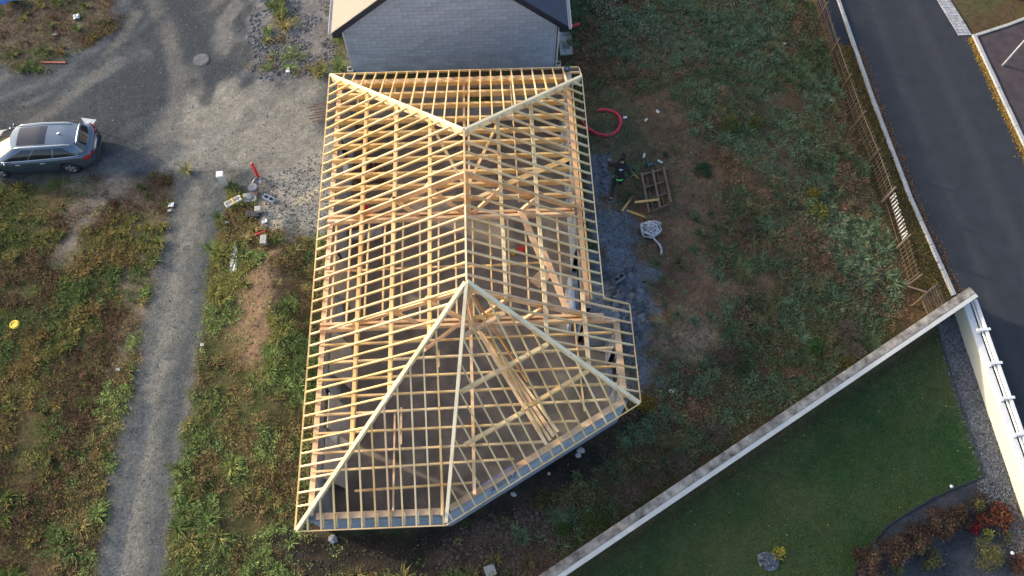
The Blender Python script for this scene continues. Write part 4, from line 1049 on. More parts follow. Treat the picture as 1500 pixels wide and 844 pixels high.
# rusty bar bundle poking out at the west wall
t = thing('timber_rack', 'bundle of rusty brown bars sticking out under the eave at the north-west corner', 'bars', tuple(G(468, 168)))
for k in range(7):
    bb = MB(); yy = -.35 + k * .13; bb.tube([(-.25 - .12 * (k % 3), yy - .1, .12 + .02 * k), (1.2, yy + .12, .2 + .03 * k)], .022, 6); bb.build('bar', RUST, t)
# red hose east of the frame
t = thing('red_hose', 'thick red ribbed hose curling in a loop on the ground east of the frame', 'hose', tuple(G(890, 180)))
hp = [G(*q_, z=.09) - G(890, 180) for q_ in ((848, 172), (858, 186), (868, 193), (880, 198), (893, 198.5), (903, 193), (909, 184), (910, 174), (904, 166), (893, 161.5), (884, 160.5), (877, 161.5))]
def smooth_pts(P_, it=2):
    for _ in range(it):
        Q = [P_[0]]
        for a, b2 in zip(P_[:-1], P_[1:]): Q += [a.lerp(b2, .25), a.lerp(b2, .75)]
        Q.append(P_[-1]); P_ = Q
    return P_
ribbed(smooth_pts(hp), .075, REDH, t, 'hose', .06)
e_ = hp[-1]; bb = MB(); bb.tube([e_ - Vector((.03, 0, 0)), e_ - Vector((.045, 0, 0))], .055, 10); bb.build('open_end', mat('tan_inner', (.45, .28, .15), .7), t)
# steel/wood frame crate
P4 = [G(938, 258), G(970, 250), G(981, 302), G(949, 316)]
cc_ = sum(P4, Vector()) / 4
t = thing('pallet_frame', 'brown wooden crate frame of long bearers and cross slats lying on the bare soil', 'pallet', cc_)
e1 = (P4[1] - P4[0]); e2 = (P4[3] - P4[0])
for k, f_ in enumerate((0, .5, 1)):
    a = P4[0] + e1 * f_; b2 = P4[3] + (P4[2] - P4[3]) * f_
    bb = MB(cc_); bb.beam((a.x, a.y, .30), (b2.x, b2.y, .30), .09, .12); bb.build('bearer', W_OLD, t)
for k, f_ in enumerate((.02, .36, .68, .98)):
    a = P4[0].lerp(P4[3], f_); b2 = P4[1].lerp(P4[2], f_)
    bb = MB(cc_); bb.beam((a.x, a.y, .17), (b2.x, b2.y, .17), .08, .10); bb.build('cross_slat', W_OLD, t)
for k, f_ in enumerate((.25, .75)):
    a = P4[0] + e1 * f_; b2 = P4[3] + (P4[2] - P4[3]) * f_
    bb = MB(cc_); bb.beam((a.x, a.y, .07), (b2.x, b2.y, .07), .07, .06); bb.build('runner', W_OLD, t)
ORB = wood('ochre_board', [(.50, .33, .12), (.56, .38, .15)])
for (a, b2, z0, z1, lab) in (((913, 240), (935, 261), .06, .12, 'yellow board lying above the crate frame beside the man'), ((911, 309), (928, 286), .06, .06, 'yellow board lying left of the crate frame, pointing up'), ((918, 308), (948, 319), .06, .06, 'yellow board lying below the crate frame'), ((930, 296), (965, 292), .40, .36, 'yellow board resting across the crate frame')):
    A, B_ = G(*a, z=z0), G(*b2, z=z1)
    loose('short_board', A, B_, .09, .04, ORB, lab, 'board')
# crumpled sheeting
p = at(953, 338); rnd = random.Random(4)
bb = MB(); 
for k in range(48):
    a0 = rnd.uniform(0, 6.28); r0 = rnd.uniform(.05, .36); pts = []
    cx, cy = rnd.uniform(-.1, .1), rnd.uniform(-.1, .12)
    for q_ in range(9):
        a = a0 + q_ * rnd.uniform(.25, .5); pts.append((cx + r0 * math.cos(a) * 1.0, cy + r0 * math.sin(a) * .85, .05 + .20 * rnd.random() * (1 - r0) + .04 * math.sin(q_)))
    bb.tube(smooth_pts([Vector(q_) for q_ in pts], 1), rnd.uniform(.015, .04), 5)
bb.tube(smooth_pts([Vector(q_) for q_ in ((0, -.2, .08), (.1, -.45, .06), (.27, -.65, .05), (.33, -.9, .04), (.28, -1.1, .03))]), .045, 6)
o = bb.build('crumpled_sheeting', TARP, smooth=True); o.location = p; tag(o, 'tangled heap of white plastic sheeting and twine on the bare soil', 'sheeting')
for k, (px, py, m_, r_, l_) in enumerate(((943, 230, WHITE, 1.2, 'white drink can on the soil above the crate frame, leftmost of three'), (952, 243, BLUE, .4, 'blue and white drink can on the soil above the crate frame, lowest of three'), (966, 239, mat('pale_green_can', (.5, .62, .52), .4), -.6, 'pale green can on the soil above the crate frame, rightmost of three'))):
    p = at(px, py, .05); t = thing('drink_can', l_, 'can', p, r_)
    bb = MB(); bb.tube([(-.12, 0, 0), (-.10, 0, 0), (.10, 0, 0), (.12, 0, 0)], [.04, .05, .05, .04], 12); bb.build('can', m_, t)
for k, (px, py, l_) in enumerate(((915, 175, 'white scrap right of the hose loop'), (945, 181, 'tiny white scrap farther right of the hose loop'), (961, 172, 'small white scrap uphill of the red hose'), (983, 574, 'white scrap on the weeds right of the slanted wall corner'), (1148, 65, 'small white scrap among the weeds at top right'), (1232, 457, 'white scrap in the weeds near the boundary wall end'))):
    sheet(px, py, .16, .11, k, WHITE, 'litter', l_, 'litter', seed=30 + k)

# ------------------------------------------------------------------ person
CLOTH = mat('black_cloth', (.020, .021, .026), .85, var=.2, sc=10); TROU = mat('black_trousers', (.017, .017, .021), .85, var=.2)
SKIN = mat('skin', (.48, .29, .21), .55, var=.05); HAIR = mat('dark_brown_hair', (.025, .016, .012), .6)
GREEN = mat('hi_vis_green', (.12, .62, .16), .6, var=.05); SHOE = mat('dark_boots', (.02, .018, .016), .7)
pp = G(903, 278); 
PER = thing('person', 'man in black hooded top with bright green hem band striding uphill beside the frame', 'person', (pp.x - .02, pp.y - .0, 0), math.radians(-12)); PER.scale = (1.13, 1.13, 1.08)
def skin_obj(name, m_, chains, parent, sub=2, root=0):
    """chains: dict of named joints -> (pos, radius) and list of edges"""
    J, Ed = chains; names = list(J)
    me = bpy.data.meshes.new(name); me.from_pydata([J[k][0] for k in names], [(names.index(a), names.index(b2)) for a, b2 in Ed], [])
    o = link(name, me, m_, parent)
    sk = o.modifiers.new('skin', 'SKIN'); sk.use_smooth_shade = True
    for k, v_ in enumerate(me.skin_vertices[0].data):
        r_ = J[names[k]][1]; v_.radius = r_ if isinstance(r_, tuple) else (r_, r_); v_.use_root = (k == root)
    if sub: s_ = o.modifiers.new('sub', 'SUBSURF'); s_.levels = sub; s_.render_levels = sub
    return o
for _m in ():
    pass
def mk_skin(name, m_, J, Ed, parent, sub=2):
    me = bpy.data.meshes.new(name); o = bpy.data.objects.new(name, me)
    names = list(J); me.from_pydata([J[k][0] for k in names], [(names.index(a), names.index(b2)) for a, b2 in Ed], [])
    COL.objects.link(o); o.parent = parent; me.materials.append(m_)
    sk = o.modifiers.new('skin', 'SKIN'); sk.use_smooth_shade = True
    for k in range(len(names)):
        r_ = J[names[k]][1]; v_ = me.skin_vertices[0].data[k]; v_.radius = r_ if isinstance(r_, tuple) else (r_, r_); v_.use_root = (k == 0)
    if sub: s_ = o.modifiers.new('sub', 'SUBSURF'); s_.levels = sub; s_.render_levels = sub
    return o
# +y forward (walking away from the viewer); trailing right..left legs, leaning forward
J = {'pelvis': ((0, 0, .93), (.15, .11)), 'waist': ((0, .05, 1.08), (.14, .10)), 'chest': ((0, .13, 1.32), (.18, .12)), 'neck0': ((0, .20, 1.50), (.07, .07)), 'neck': ((0, .22, 1.56), .055),
     'head0': ((0, .25, 1.63), .075), 'head1': ((0, .28, 1.72), (.085, .095)), 'head2': ((0, .29, 1.79), .06),
     'shL': ((-.19, .16, 1.44), .06), 'elL': ((-.40, .20, 1.22), .045), 'wrL': ((-.42, .42, 1.14), .03), 'haL': ((-.42, .49, 1.12), (.042, .02)),
     'shR': ((.19, .14, 1.44), .06), 'elR': ((.34, .02, 1.20), .045), 'wrR': ((.40, .10, .98), .03), 'haR': ((.41, .13, .90), (.042, .02)),
     'hiL': ((-.10, 0, .90), .10), 'knL': ((-.13, -.16, .52), .062), 'anL': ((-.15, -.52, .25), .042), 'toL': ((-.15, -.50, .06), .04),
     'hiR': ((.10, .02, .90), .10), 'knR': ((.11, .24, .52), .062), 'anR': ((.11, .26, .10), .042), 'toR': ((.11, .42, .05), .04)}
Ed = [('pelvis', 'waist'), ('waist', 'chest'), ('chest', 'neck0'), ('neck0', 'neck'), ('neck', 'head0'), ('head0', 'head1'), ('head1', 'head2'),
      ('chest', 'shL'), ('shL', 'elL'), ('elL', 'wrL'), ('wrL', 'haL'), ('chest', 'shR'), ('shR', 'elR'), ('elR', 'wrR'), ('wrR', 'haR'),
      ('pelvis', 'hiL'), ('hiL', 'knL'), ('knL', 'anL'), ('anL', 'toL'), ('pelvis', 'hiR'), ('hiR', 'knR'), ('knR', 'anR'), ('anR', 'toR')]
mk_skin('body', SKIN, J, Ed, PER)
def grow(keys, ed, g, gz_=0):
    return {k: (J[k][0], tuple(r_ + g for r_ in (J[k][1] if isinstance(J[k][1], tuple) else (J[k][1],) * 2))) for k in keys}, ed
Jj, Ej = grow(['chest', 'waist', 'pelvis', 'neck0', 'shL', 'elL', 'wrL', 'shR', 'elR', 'wrR'], [('chest', 'waist'), ('waist', 'pelvis'), ('chest', 'neck0'), ('chest', 'shL'), ('shL', 'elL'), ('elL', 'wrL'), ('chest', 'shR'), ('shR', 'elR'), ('elR', 'wrR')], .03)
mk_skin('hooded_top', CLOTH, Jj, Ej, PER)
Jt, Et = grow(['pelvis', 'hiL', 'knL', 'anL', 'hiR', 'knR', 'anR'], [('pelvis', 'hiL'), ('hiL', 'knL'), ('knL', 'anL'), ('pelvis', 'hiR'), ('hiR', 'knR'), ('knR', 'anR')], .022)
mk_skin('trousers', TROU, Jt, Et, PER)
mk_skin('hood', CLOTH, {'a': ((0, .10, 1.52), (.12, .06)), 'b': ((0, .15, 1.57), (.10, .05))}, [('a', 'b')], PER)
mk_skin('hair', HAIR, {'a': ((0, .265, 1.735), (.092, .10)), 'b': ((0, .27, 1.80), (.078, .08)), 'c': ((0, .235, 1.68), (.075, .05))}, [('a', 'b'), ('a', 'c')], PER)
bb = MB(); n_ = 20
for k, (zz, sc_) in enumerate(((.925, 1.0), (.985, 1.0))): pass
ring = [(.215 * math.cos(2 * math.pi * k / n_), .0 + .185 * math.sin(2 * math.pi * k / n_)) for k in range(n_)]
bb.add([(a, b2, .90) for a, b2 in ring] + [(a, b2 + .012, .975) for a, b2 in ring], [(k, (k + 1) % n_, n_ + (k + 1) % n_, n_ + k) for k in range(n_)]); o = bb.build('green_hem_band', GREEN, PER); o.modifiers.new('s', 'SOLIDIFY').thickness = .01
for q_ in ('L', 'R'):
    a = Vector(J['an' + q_][0]); tt = Vector(J['to' + q_][0])
    if q_ == 'R': mk_skin('boot', SHOE, {'a': ((.11, .22, .08), .06), 'b': ((.11, .32, .055), (.055, .05)), 'c': ((.11, .45, .045), (.045, .04))}, [('a', 'b'), ('b', 'c')], PER)
    else: mk_skin('boot', SHOE, {'a': ((-.15, -.56, .22), .06), 'b': ((-.15, -.52, .12), (.055, .05)), 'c': ((-.15, -.45, .045), (.045, .04))}, [('a', 'b'), ('b', 'c')], PER)
    h0 = Vector(J['ha' + q_][0]); dr = (h0 - Vector(J['wr' + q_][0])).normalized(); sd = Vector((0, 1, .3)).cross(dr).normalized() if q_ == 'R' else Vector((1, 0, 0))
    for f_, (o_, L_) in enumerate(((-.03, .075), (-.01, .085), (.012, .08), (.032, .062))):
        bb = MB(); b0 = h0 + sd * o_ + dr * .03; bb.tube([b0, b0 + dr * L_ * .5, b0 + dr * L_ * .85 + Vector((0, 0, -.02))], [.0095, .0085, .007], 6); bb.build('finger', SKIN, PER, smooth=True)
    bb = MB(); bb.tube([h0 + sd * -.035, h0 + sd * -.06 + dr * .03, h0 + sd * -.065 + dr * .055], [.011, .010, .008], 6); bb.build('thumb', SKIN, PER, smooth=True)
bb = MB(); bb.add([(-.07, -.035, 1.40), (.07, -.035, 1.40), (.07, -.022, 1.43), (-.07, -.022, 1.43)], [(0, 1, 2, 3)]); bb.add([(-.04, -.05, 1.36), (.04, -.05, 1.36), (.04, -.042, 1.38), (-.04, -.042, 1.38)], [(0, 1, 2, 3)])
o = bb.build('back_print', WHITE, PER); o.modifiers.new('s', 'SOLIDIFY').thickness = .004

# ------------------------------------------------------------------ fence, walls at the right
FP = [(21.62, 4.6), (21.68, 2.47), (21.79, .55), (21.88, -1.42), (22.05, -3.31), (22.15, -5.2), (22.19, -7.34), (22.22, -8.95)]
t = thing('paling_fence', 'leaning weathered fence of thin palings on wires beside the leafy verge', 'fence', (21.9, -2, 0))
FO = t.location
bb = None
FP = [(21.5, 8.5), (21.55, 6.6)] + FP
FH = .98
for k, (fx_, fy_) in enumerate(FP):
    bb = MB(FO); z_ = gz((fx_, fy_)); bb.tube([(fx_ - .02, fy_, z_), (fx_ + jit(.04), fy_ + jit(.04), z_ + FH + .12)], [.055, .04], 7); bb.build('post', W_FENCE, t)
sunlitp = mat('sunlit_paling', (.42, .43, .45), .7, var=.2)  # sun on one panel's slats, painted as a paler colour
for k, ((ax, ay), (bx, by)) in enumerate(zip(FP[:-1], FP[1:])):
    L = math.hypot(bx - ax, by - ay); m_ = int(L / .15)
    for zz in (.22, .55, .88):
        bb = MB(FO); bb.tube([(ax, ay, gz((ax, ay)) + zz), (bx, by, gz((bx, by)) + zz)], .012, 5); bb.build('rail_wire', RUST if zz < .8 else W_FENCE, t)
    for q_ in range(1, m_):
        f_ = q_ / m_; fx_, fy_ = ax + (bx - ax) * f_, ay + (by - ay) * f_; z_ = gz((fx_, fy_))
        bright = 7 <= k <= 7
        bb = MB(FO); bb.beam((fx_ + .02, fy_, z_ + (.5 if bright else .03)), (fx_ + .03 + jit(.03), fy_ + jit(.03), z_ + (FH + jit(.05)) * (.97 if bright else 1)), .020 if not bright else .06, .014, up=(1, 0, 0), top=False)
        bb.build('paling', sunlitp if bright else W_FENCE, t)
# slatted wooden gate leaning at the wall
gp = G(1357, 447); t = thing('slatted_gate', 'small slatted timber gate panel leaning behind the end of the boundary wall', 'gate', gp, math.radians(35))
for q_ in range(8): bb = MB(); bb.beam((-.45 + q_ * .13, -.35, .25), (-.45 + q_ * .13, .35, .75), .06, .03); bb.build('slat', W_FENCE, t)
for yy, zz in ((-.34, .22), (0, .47), (.34, .72)): bb = MB(); bb.beam((-.52, yy, zz), (.52, yy, zz), .07, .03); bb.build('rail', W_OLD, t)
for xx in (-.5, .5): bb = MB(); bb.box((xx - .03, .30, 0), (xx + .03, .36, .70)); bb.build('leg', W_OLD, t)
p = at(1412, 466); A, B_ = G(1330, 419, .5), G(1362, 429, .7)
loose('fence_rail', A, B_, .06, .05, W_FENCE, 'loose pale pole lying between the last fence post and the slatted gate', 'pole')
# boundary wall between field and lawn
BA, BB = np.array([23.83, -9.72]), np.array([6.2, -19.73])
bd = (BB - BA) / np.linalg.norm(BB - BA); bn = np.array([bd[1], -bd[0]])  # bn towards the field (north-west)
if bn[1] < 0: bn = -bn
t = thing('boundary_wall', 'long low wall with weathered grey top and white capping strip between field and lawn', 'wall', (15, -14.7, 0))
TO = t.location; Lw = np.linalg.norm(BB - BA)
def wq(s, o): q_ = BA + bd * s + bn * o; return (q_[0], q_[1])
def wbox(s0, s1, o0, o1, z0, z1, m_, name, bev=0):
    bb = MB(TO); bb.prism([wq(s0, o0), wq(s1, o0), wq(s1, o1), wq(s0, o1)], z0, z1); return bb.build(name, m_, t, bevel=bev)
wbox(.03, Lw, -.17, .05, -.1, 1.22, CREAM, 'wall_body')
for k in range(16): wbox(Lw * k / 16 + .002, Lw * (k + 1) / 16 - .002, -.15 + jit(.002), .135 + jit(.002), 1.222, 1.30 + jit(.003), STONE, 'stone_top', .010)
nseg = 9
for k in range(nseg): wbox(Lw * k / nseg + .003, Lw * (k + 1) / nseg - .003, -.315, -.154, 1.20 + jit(.004), 1.285 + jit(.003), WPAINT, 'white_capping', .008)
wbox(.05, Lw, -.30, -.174, -.1, 1.18, WPAINT, 'render_skin')
# white garden wall with rails along the road
t2 = thing('garden_wall', 'cream garden wall with white rails and brackets along the road', 'wall', (23.8, -14, 0)); TO2 = t2.location
wa, wb2 = Vector((23.74, -9.95, 0)), Vector((24.08, -21.5, 0)); wdv = (wb2 - wa).normalized(); wnv = Vector((-wdv.y, wdv.x, 0))
if wnv.x < 0: wnv = -wnv
def q2(s, o, z): v_ = wa + wdv * s + wnv * o; return (v_.x, v_.y, z)
bb = MB(TO2); bb.prism([q2(0, 0, 0)[:2], q2(11.5, 0, 0)[:2], q2(11.5, .18, 0)[:2], q2(0, .18, 0)[:2]], -.1, .66); bb.build('wall_body', CREAM, t2)
bb = MB(TO2); bb.beam(q2(.0, .10, .72), q2(11.5, .10, .72), .25, .058); bb.build('coping', WHITE, t2)
bb = MB(TO2); bb.beam(q2(.05, .30, 1.02), q2(11.5, .30, 1.02), .09, .10); bb.build('rail', WHITE, t2)
bb = MB(TO2); bb.beam(q2(.05, .22, .90), q2(11.5, .22, .90), .05, .05); bb.build('rail', WHITE, t2)
for k in range(9):
    s = 1.25 + k * 1.28
    bb = MB(TO2); bb.beam(q2(s - .05, .17, 1.06), q2(s + .05, .17, 1.06), .52, .05); bb.build('bracket', WHITE, t2, bevel=.01)
    bb = MB(TO2); v_ = q2(s, .12, 0); bb.box((v_[0] - .05, v_[1] - .05, .722), (v_[0] + .05, v_[1] + .05, 1.005)); bb.build('post', WHITE, t2)
# lamp post beyond the road
lp = G(1468, 97); t = thing('lamp_post', 'slim grey lamp post standing on the reddish tarmac at the right edge', 'lamp post', lp)
bb = MB(); bb.tube([(0, 0, 0), (0, 0, .4), (0, 0, 4.2)], [.06, .045, .035], 10); bb.build('pole', KERB, t, smooth=True)
bb = MB(); bb.tube([(0, 0, 4.2), (-.3, 0, 4.3), (-.5, 0, 4.3)], [.035, .05, .06], 8); bb.build('lamp_head', GREYP, t)
bb = MB(); bb.box((-.12, -.12, 0), (.12, .12, .03)); bb.build('base_plate', CONC, t)
# white thing at the upper right corner: end of a parked white car bonnet
t = thing('white_bonnet', 'white rounded end of a parked car bonnet cut by the top right corner', 'container', tuple(G(1490, -4)))
bb = MB(); bb.tube([(-.35, .3, .25), (-.1, .25, .35), (.3, .2, .35), (.6, .2, .25)], [.18, .28, .28, .18], 14); bb.build('body', WHITE, t, smooth=True)
bb = MB(); bb.tube([(-.42, .05, .2), (-.40, .05, .2)], .1, 10); bb.build('reflector', SILVER, t)

# ------------------------------------------------------------------ lawn edging, garden lights, young tree with mulch mat
t = thing('lawn_edging', 'thin dark edging strip curving round the lawn', 'edging', tuple(G(1441, 698)))
pts = [G(*q_) for q_ in ((1372, 480), (1395, 555), (1418, 627), (1441, 698), (1405, 712), (1370, 728), (1335, 748), (1300, 770), (1275, 798), (1255, 830), (1240, 880))]
bb = MB(t.location)
for a, b2 in zip(pts[:-1], pts[1:]): bb.beam((a.x, a.y, .05), (b2.x, b2.y, .05), .035, .12)
bb.build('edging_strip', DARKP, t)
for k, (px, py, l_) in enumerate(((1458, 810, 'white dome garden light in the bed, left of two'), (1479, 811, 'white dome garden light in the bed, right of two'), (1320, 823, 'white dome garden light beside the brown shrubs'), (1390, 714, 'tiny white dot light on the lawn edge'))):
    p = at(px, py, .03); t = thing('garden_light', l_, 'light', p)
    bb = MB(); bb.tube([(0, 0, -.1), (0, 0, .12)], .025, 8); bb.build('stem', DARKP, t)
    bb = MB(); bb.tube([(0, 0, .12), (0, 0, .16), (0, 0, .18)], [.065, .055, .02], 12); bb.build('dome', WHITE, t, smooth=True)


# ------------------------------------------------------------------ vegetation tools
rng = np.random.default_rng(11)
def leaf_mat(name, rough=.75):
    m, n, b = nodes(name); at_ = N(n, 'ShaderNodeAttribute'); at_.attribute_name = 'leaf'
    n.links.new(at_.outputs['Color'], b.inputs['Base Color']); b.inputs['Roughness'].default_value = rough; b.inputs['Specular IOR Level'].default_value = .2
    tr = N(n, 'ShaderNodeBsdfTranslucent'); n.links.new(at_.outputs['Color'], tr.inputs['Color'])
    ms = N(n, 'ShaderNodeMixShader'); ms.inputs[0].default_value = .25
    n.links.new(b.outputs[0], ms.inputs[1]); n.links.new(tr.outputs[0], ms.inputs[2])
    n.links.new(ms.outputs[0], n.nodes['Material Output'].inputs['Surface'])
    return m
LEAF = leaf_mat('leaf_tissue')
def raw_mesh(name, V, F3, F4, cols, mat_, parent=None, kind=None, loc=(0, 0, 0)):
    me = bpy.data.meshes.new(name)
    V = V - np.array(loc)[None]
    me.vertices.add(len(V)); me.vertices.foreach_set('co', V.astype(np.float32).ravel())
    li = np.concatenate([F3.ravel(), F4.ravel()]).astype(np.int32)
    ls = np.concatenate([np.arange(len(F3)) * 3, len(F3) * 3 + np.arange(len(F4)) * 4]).astype(np.int32)
    lt = np.concatenate([np.full(len(F3), 3), np.full(len(F4), 4)]).astype(np.int32)
    me.loops.add(len(li)); me.loops.foreach_set('vertex_index', li)
    me.polygons.add(len(ls)); me.polygons.foreach_set('loop_start', ls); me.polygons.foreach_set('loop_total', lt)
    if cols is not None:
        a = me.color_attributes.new('leaf', 'FLOAT_COLOR', 'POINT'); a.data.foreach_set('color', np.concatenate([cols, np.ones((len(V), 1))], 1).astype(np.float32).ravel())
    me.update(); me.validate()
    return link(name, me, mat_, parent, kind)
def blade_geo(P, az, lean, L, W, droop, col_):
    """arching blades: base quad and tip triangle"""
    dx, dy = np.cos(az), np.sin(az); sx, sy = -dy, dx
    n_ = len(P)
    m_ = P + np.stack([dx * L * .5 * np.sin(lean), dy * L * .5 * np.sin(lean), L * .5 * np.cos(lean)], 1)
    l2 = np.minimum(lean + droop, 2.1)
    t_ = m_ + np.stack([dx * L * .5 * np.sin(l2), dy * L * .5 * np.sin(l2), L * .5 * np.cos(l2)], 1)
    s_ = np.stack([sx, sy, np.zeros(n_)], 1)
    V = np.stack([P - s_ * W[:, None] * .35, P + s_ * W[:, None] * .35, m_ + s_ * W[:, None] * .5, m_ - s_ * W[:, None] * .5, t_], 1)
    i = np.arange(n_)[:, None] * 5
    F4 = i + np.array([[0, 1, 2, 3]]); F3 = i + np.array([[3, 2, 4]])
    return V.reshape(-1, 3), F3, F4, np.repeat(col_, 5, 0)
def leaf_geo(P, az, pitch, L, W, col_):
    """rhombic leaves"""
    d_ = np.stack([np.cos(az) * np.cos(pitch), np.sin(az) * np.cos(pitch), np.sin(pitch)], 1)
    s_ = np.stack([-np.sin(az), np.cos(az), rng.normal(0, .35, len(az))], 1); s_ /= np.linalg.norm(s_, axis=1)[:, None]
    m_ = P + d_ * L[:, None] * .45
    V = np.stack([P, m_ + s_ * W[:, None] * .5, P + d_ * L[:, None], m_ - s_ * W[:, None] * .5], 1)
    i = np.arange(len(P))[:, None] * 4
    return V.reshape(-1, 3), np.zeros((0, 3), int), i + np.array([[0, 1, 2, 3]]), np.repeat(col_, 4, 0)
def merge(parts):
    V, A, B_, C_ = [], [], [], []; o = 0
    for v_, a, b2, c in parts: V.append(v_); A.append(a + o); B_.append(b2 + o); C_.append(c); o += len(v_)
    return np.concatenate(V), np.concatenate(A), np.concatenate(B_), np.concatenate(C_)
def zm(x_, y_, name, soft=.25, amp=.9, seed=5, sc=.9):
    P = Z[name] if isinstance(name, str) else name
    m_ = np.zeros(len(x_)); bx = [p_[0] for p_ in P]; by = [p_[1] for p_ in P]
    s_ = (x_ > min(bx) - 2) & (x_ < max(bx) + 2) & (y_ > min(by) - 2) & (y_ < max(by) + 2)
    m_[s_] = sstep(sd_poly(x_[s_], y_[s_], P) + amp * (fbm(x_[s_], y_[s_], sc, seed) - .5) * 2, -soft, soft)
    return m_
HOUSE = [(-.0, 0), (9.6, 0), (9.6, -10.7), (10.6, -10.7), (10.6, -13.9), (4.6, -17.4), (-.0, -17.4)]
NHP = [(0, 1.6), (9.7, 1.6), (9.7, 20), (0, 20)]
def density(x_, y_):
    d_ = np.ones(len(x_))
    for nm, k_, so_, am in (('TL', .55, .3, 1.2), ('court', 1, .3, .7), ('drive', 1, .15, .35), ('track', .55, .3, .8), ('bareW', .8, .4, .8), ('pile', 1, .25, .7), ('dirtW', .93, .3, .9), ('houseE', .82, .5, 1.5), ('moundE', .35, .5, 1.4), ('gravE', 1, .3, .8), ('houseS', .93, .4, 1.0), ('brownS', .75, .4, 1.0)):
        d_ *= 1 - k_ * zm(x_, y_, nm, so_, am)
    d_ = np.maximum(d_, .75 * zm(x_, y_, 'nwgrass', .25, .7) * (fbm(x_, y_, .6, 44) > .42))
    dwl = (x_ - 7.57) * (-.4936) + (y_ + 18.93) * .8697
    d_ *= (dwl > .35) | (x_ < 5)
    d_ *= (sd_poly(x_, y_, HOUSE) < -.15) & (sd_poly(x_, y_, NHP) < -.1) & (sd_poly(x_, y_, roadP) < -.5) & (sd_poly(x_, y_, lawnP) < 0)
    d_ *= x_ < 21.55 + .03 * (4 - y_)
    d_ *= 1 - .93 * sstep(fbm(x_, y_, 1.3, 51, 3), .66, .76)      # bare gaps
    return d_
PAL = {'w': np.array([(.100, .130, .034), (.185, .175, .048), (.205, .150, .052), (.100, .058, .034), (.085, .140, .038)]),
       's': np.array([(.130, .195, .065), (.220, .230, .068), (.115, .175, .052), (.180, .130, .058), (.25, .22, .085)]),
       'e': np.array([(.070, .105, .048), (.088, .130, .072), (.112, .105, .048), (.140, .085, .052), (.062, .082, .038)])}
def palette(x_, y_):
    """each clump takes the plant colour of its patch"""
    a = fbm(x_, y_, 2.6, 61, 3); b2 = fbm(x_, y_, 1.1, 62, 3); r = rng.random(len(x_))
    k_ = np.zeros(len(x_), int)
    k_[(a < .47)] = 1; k_[(b2 > .57)] = 2; k_[(a > .60)] = 4; k_[(fbm(x_, y_, 1.9, 63, 3) > .565)] = 3
    sw = r < .22; k_[sw] = rng.integers(0, 5, sw.sum())
    reg = np.where(x_ > 6, 2, np.where((x_ > -6.8 + .17 * (y_ + 5)) , 1, 0))
    # tall blue-green grass band along the fence
    band = (reg == 2) & (fbm(x_, y_, 3.5, 64, 2) + .25 * np.exp(-((x_ - 19.3) / 1.8) ** 2) > .60) & (k_ != 2)
    k_[band & (r < .7)] = 1
    P_ = np.stack([PAL['w'], PAL['s'], PAL['e']])
    c = P_[reg, k_] * np.where(reg == 2, 1.5, .95)[:, None]
    # lime-green patches in the strip beside the drive
    lime = (fbm(x_, y_, .9, 66, 3) > .60) & (reg == 1); c[lime] = np.array([.17, .24, .075])
    return c * (0.8 + .6 * rng.random(len(x_)))[:, None], reg, k_
def scatter(n_, bx):
    x_ = rng.uniform(bx[0], bx[1], n_); y_ = rng.uniform(bx[2], bx[3], n_)
    k_ = rng.random(n_) < density(x_, y_); return x_[k_], y_[k_]
BX = (-19, 22, -20.5, 10.5)
# tussocks of long arching grass
tx, ty = scatter(8500, BX)
tc, reg, kk = palette(tx, ty)
big = (fbm(tx, ty, 2.0, 71, 2) > .45) & (kk != 3)
keep = big | (rng.random(len(tx)) < .45); tx, ty, tc, reg, kk, big = [a[keep] for a in (tx, ty, tc, reg, kk, big)]
nb_ = np.where(big, rng.integers(45, 80, len(tx)), rng.integers(18, 34, len(tx)))
ci = np.repeat(np.arange(len(tx)), nb_); n_ = len(ci)
sz = np.where(big, rng.uniform(.22, .42, len(tx)), rng.uniform(.12, .24, len(tx)))[ci] * np.where(reg == 0, .75, np.where(reg == 1, 1.25, 1.0))[ci]
az = rng.uniform(0, 2 * np.pi, n_); rr = np.abs(rng.normal(0, .25, n_)) * sz
bx_ = tx[ci] + np.cos(az) * rr; by_ = ty[ci] + np.sin(az) * rr
P = np.stack([bx_, by_, hgt(bx_, by_) - .02], 1)
cc_v = tc[ci] * (.65 + .7 * rng.random(n_))[:, None]
dry = rng.random(n_) < .10; cc_v[dry] = np.array([.20, .16, .085]) * (.6 + .5 * rng.random(dry.sum()))[:, None]
G1 = blade_geo(P, az + rng.normal(0, .4, n_), rng.uniform(.15, .95, n_), sz * rng.uniform(.6, 1.25, n_), rng.uniform(.014, .030, n_), rng.uniform(.3, 1.2, n_), cc_v)
V, A, B_, C_ = merge([G1]); raw_mesh('grass_tussocks', V, A, B_, C_, LEAF, kind='stuff')
# leafy weeds
tx, ty = scatter(34000, BX)
tc, reg, kk = palette(tx, ty)
nb_ = rng.integers(12, 30, len(tx)); ci = np.repeat(np.arange(len(tx)), nb_); n_ = len(ci)
hgt_c = (rng.uniform(.05, .32, len(tx)) * np.where(kk == 3, 1.2, 1.0) * np.where(reg == 0, .7, 1))[ci]; rad = rng.uniform(.08, .22, len(tx))[ci]
az = rng.uniform(0, 2 * np.pi, n_); rr = np.sqrt(rng.random(n_)) * rad
bx_ = tx[ci] + np.cos(az) * rr; by_ = ty[ci] + np.sin(az) * rr
P = np.stack([bx_, by_, hgt(bx_, by_) + hgt_c * rng.random(n_) * (1.1 - rr / .3)], 1)
cc_v = tc[ci] * (.55 + .8 * rng.random(n_))[:, None]
V, A, B_, C_ = merge([leaf_geo(P, az + rng.normal(0, .8, n_), rng.uniform(-.3, .9, n_), rng.uniform(.05, .12, n_), rng.uniform(.018, .045, n_), cc_v)])
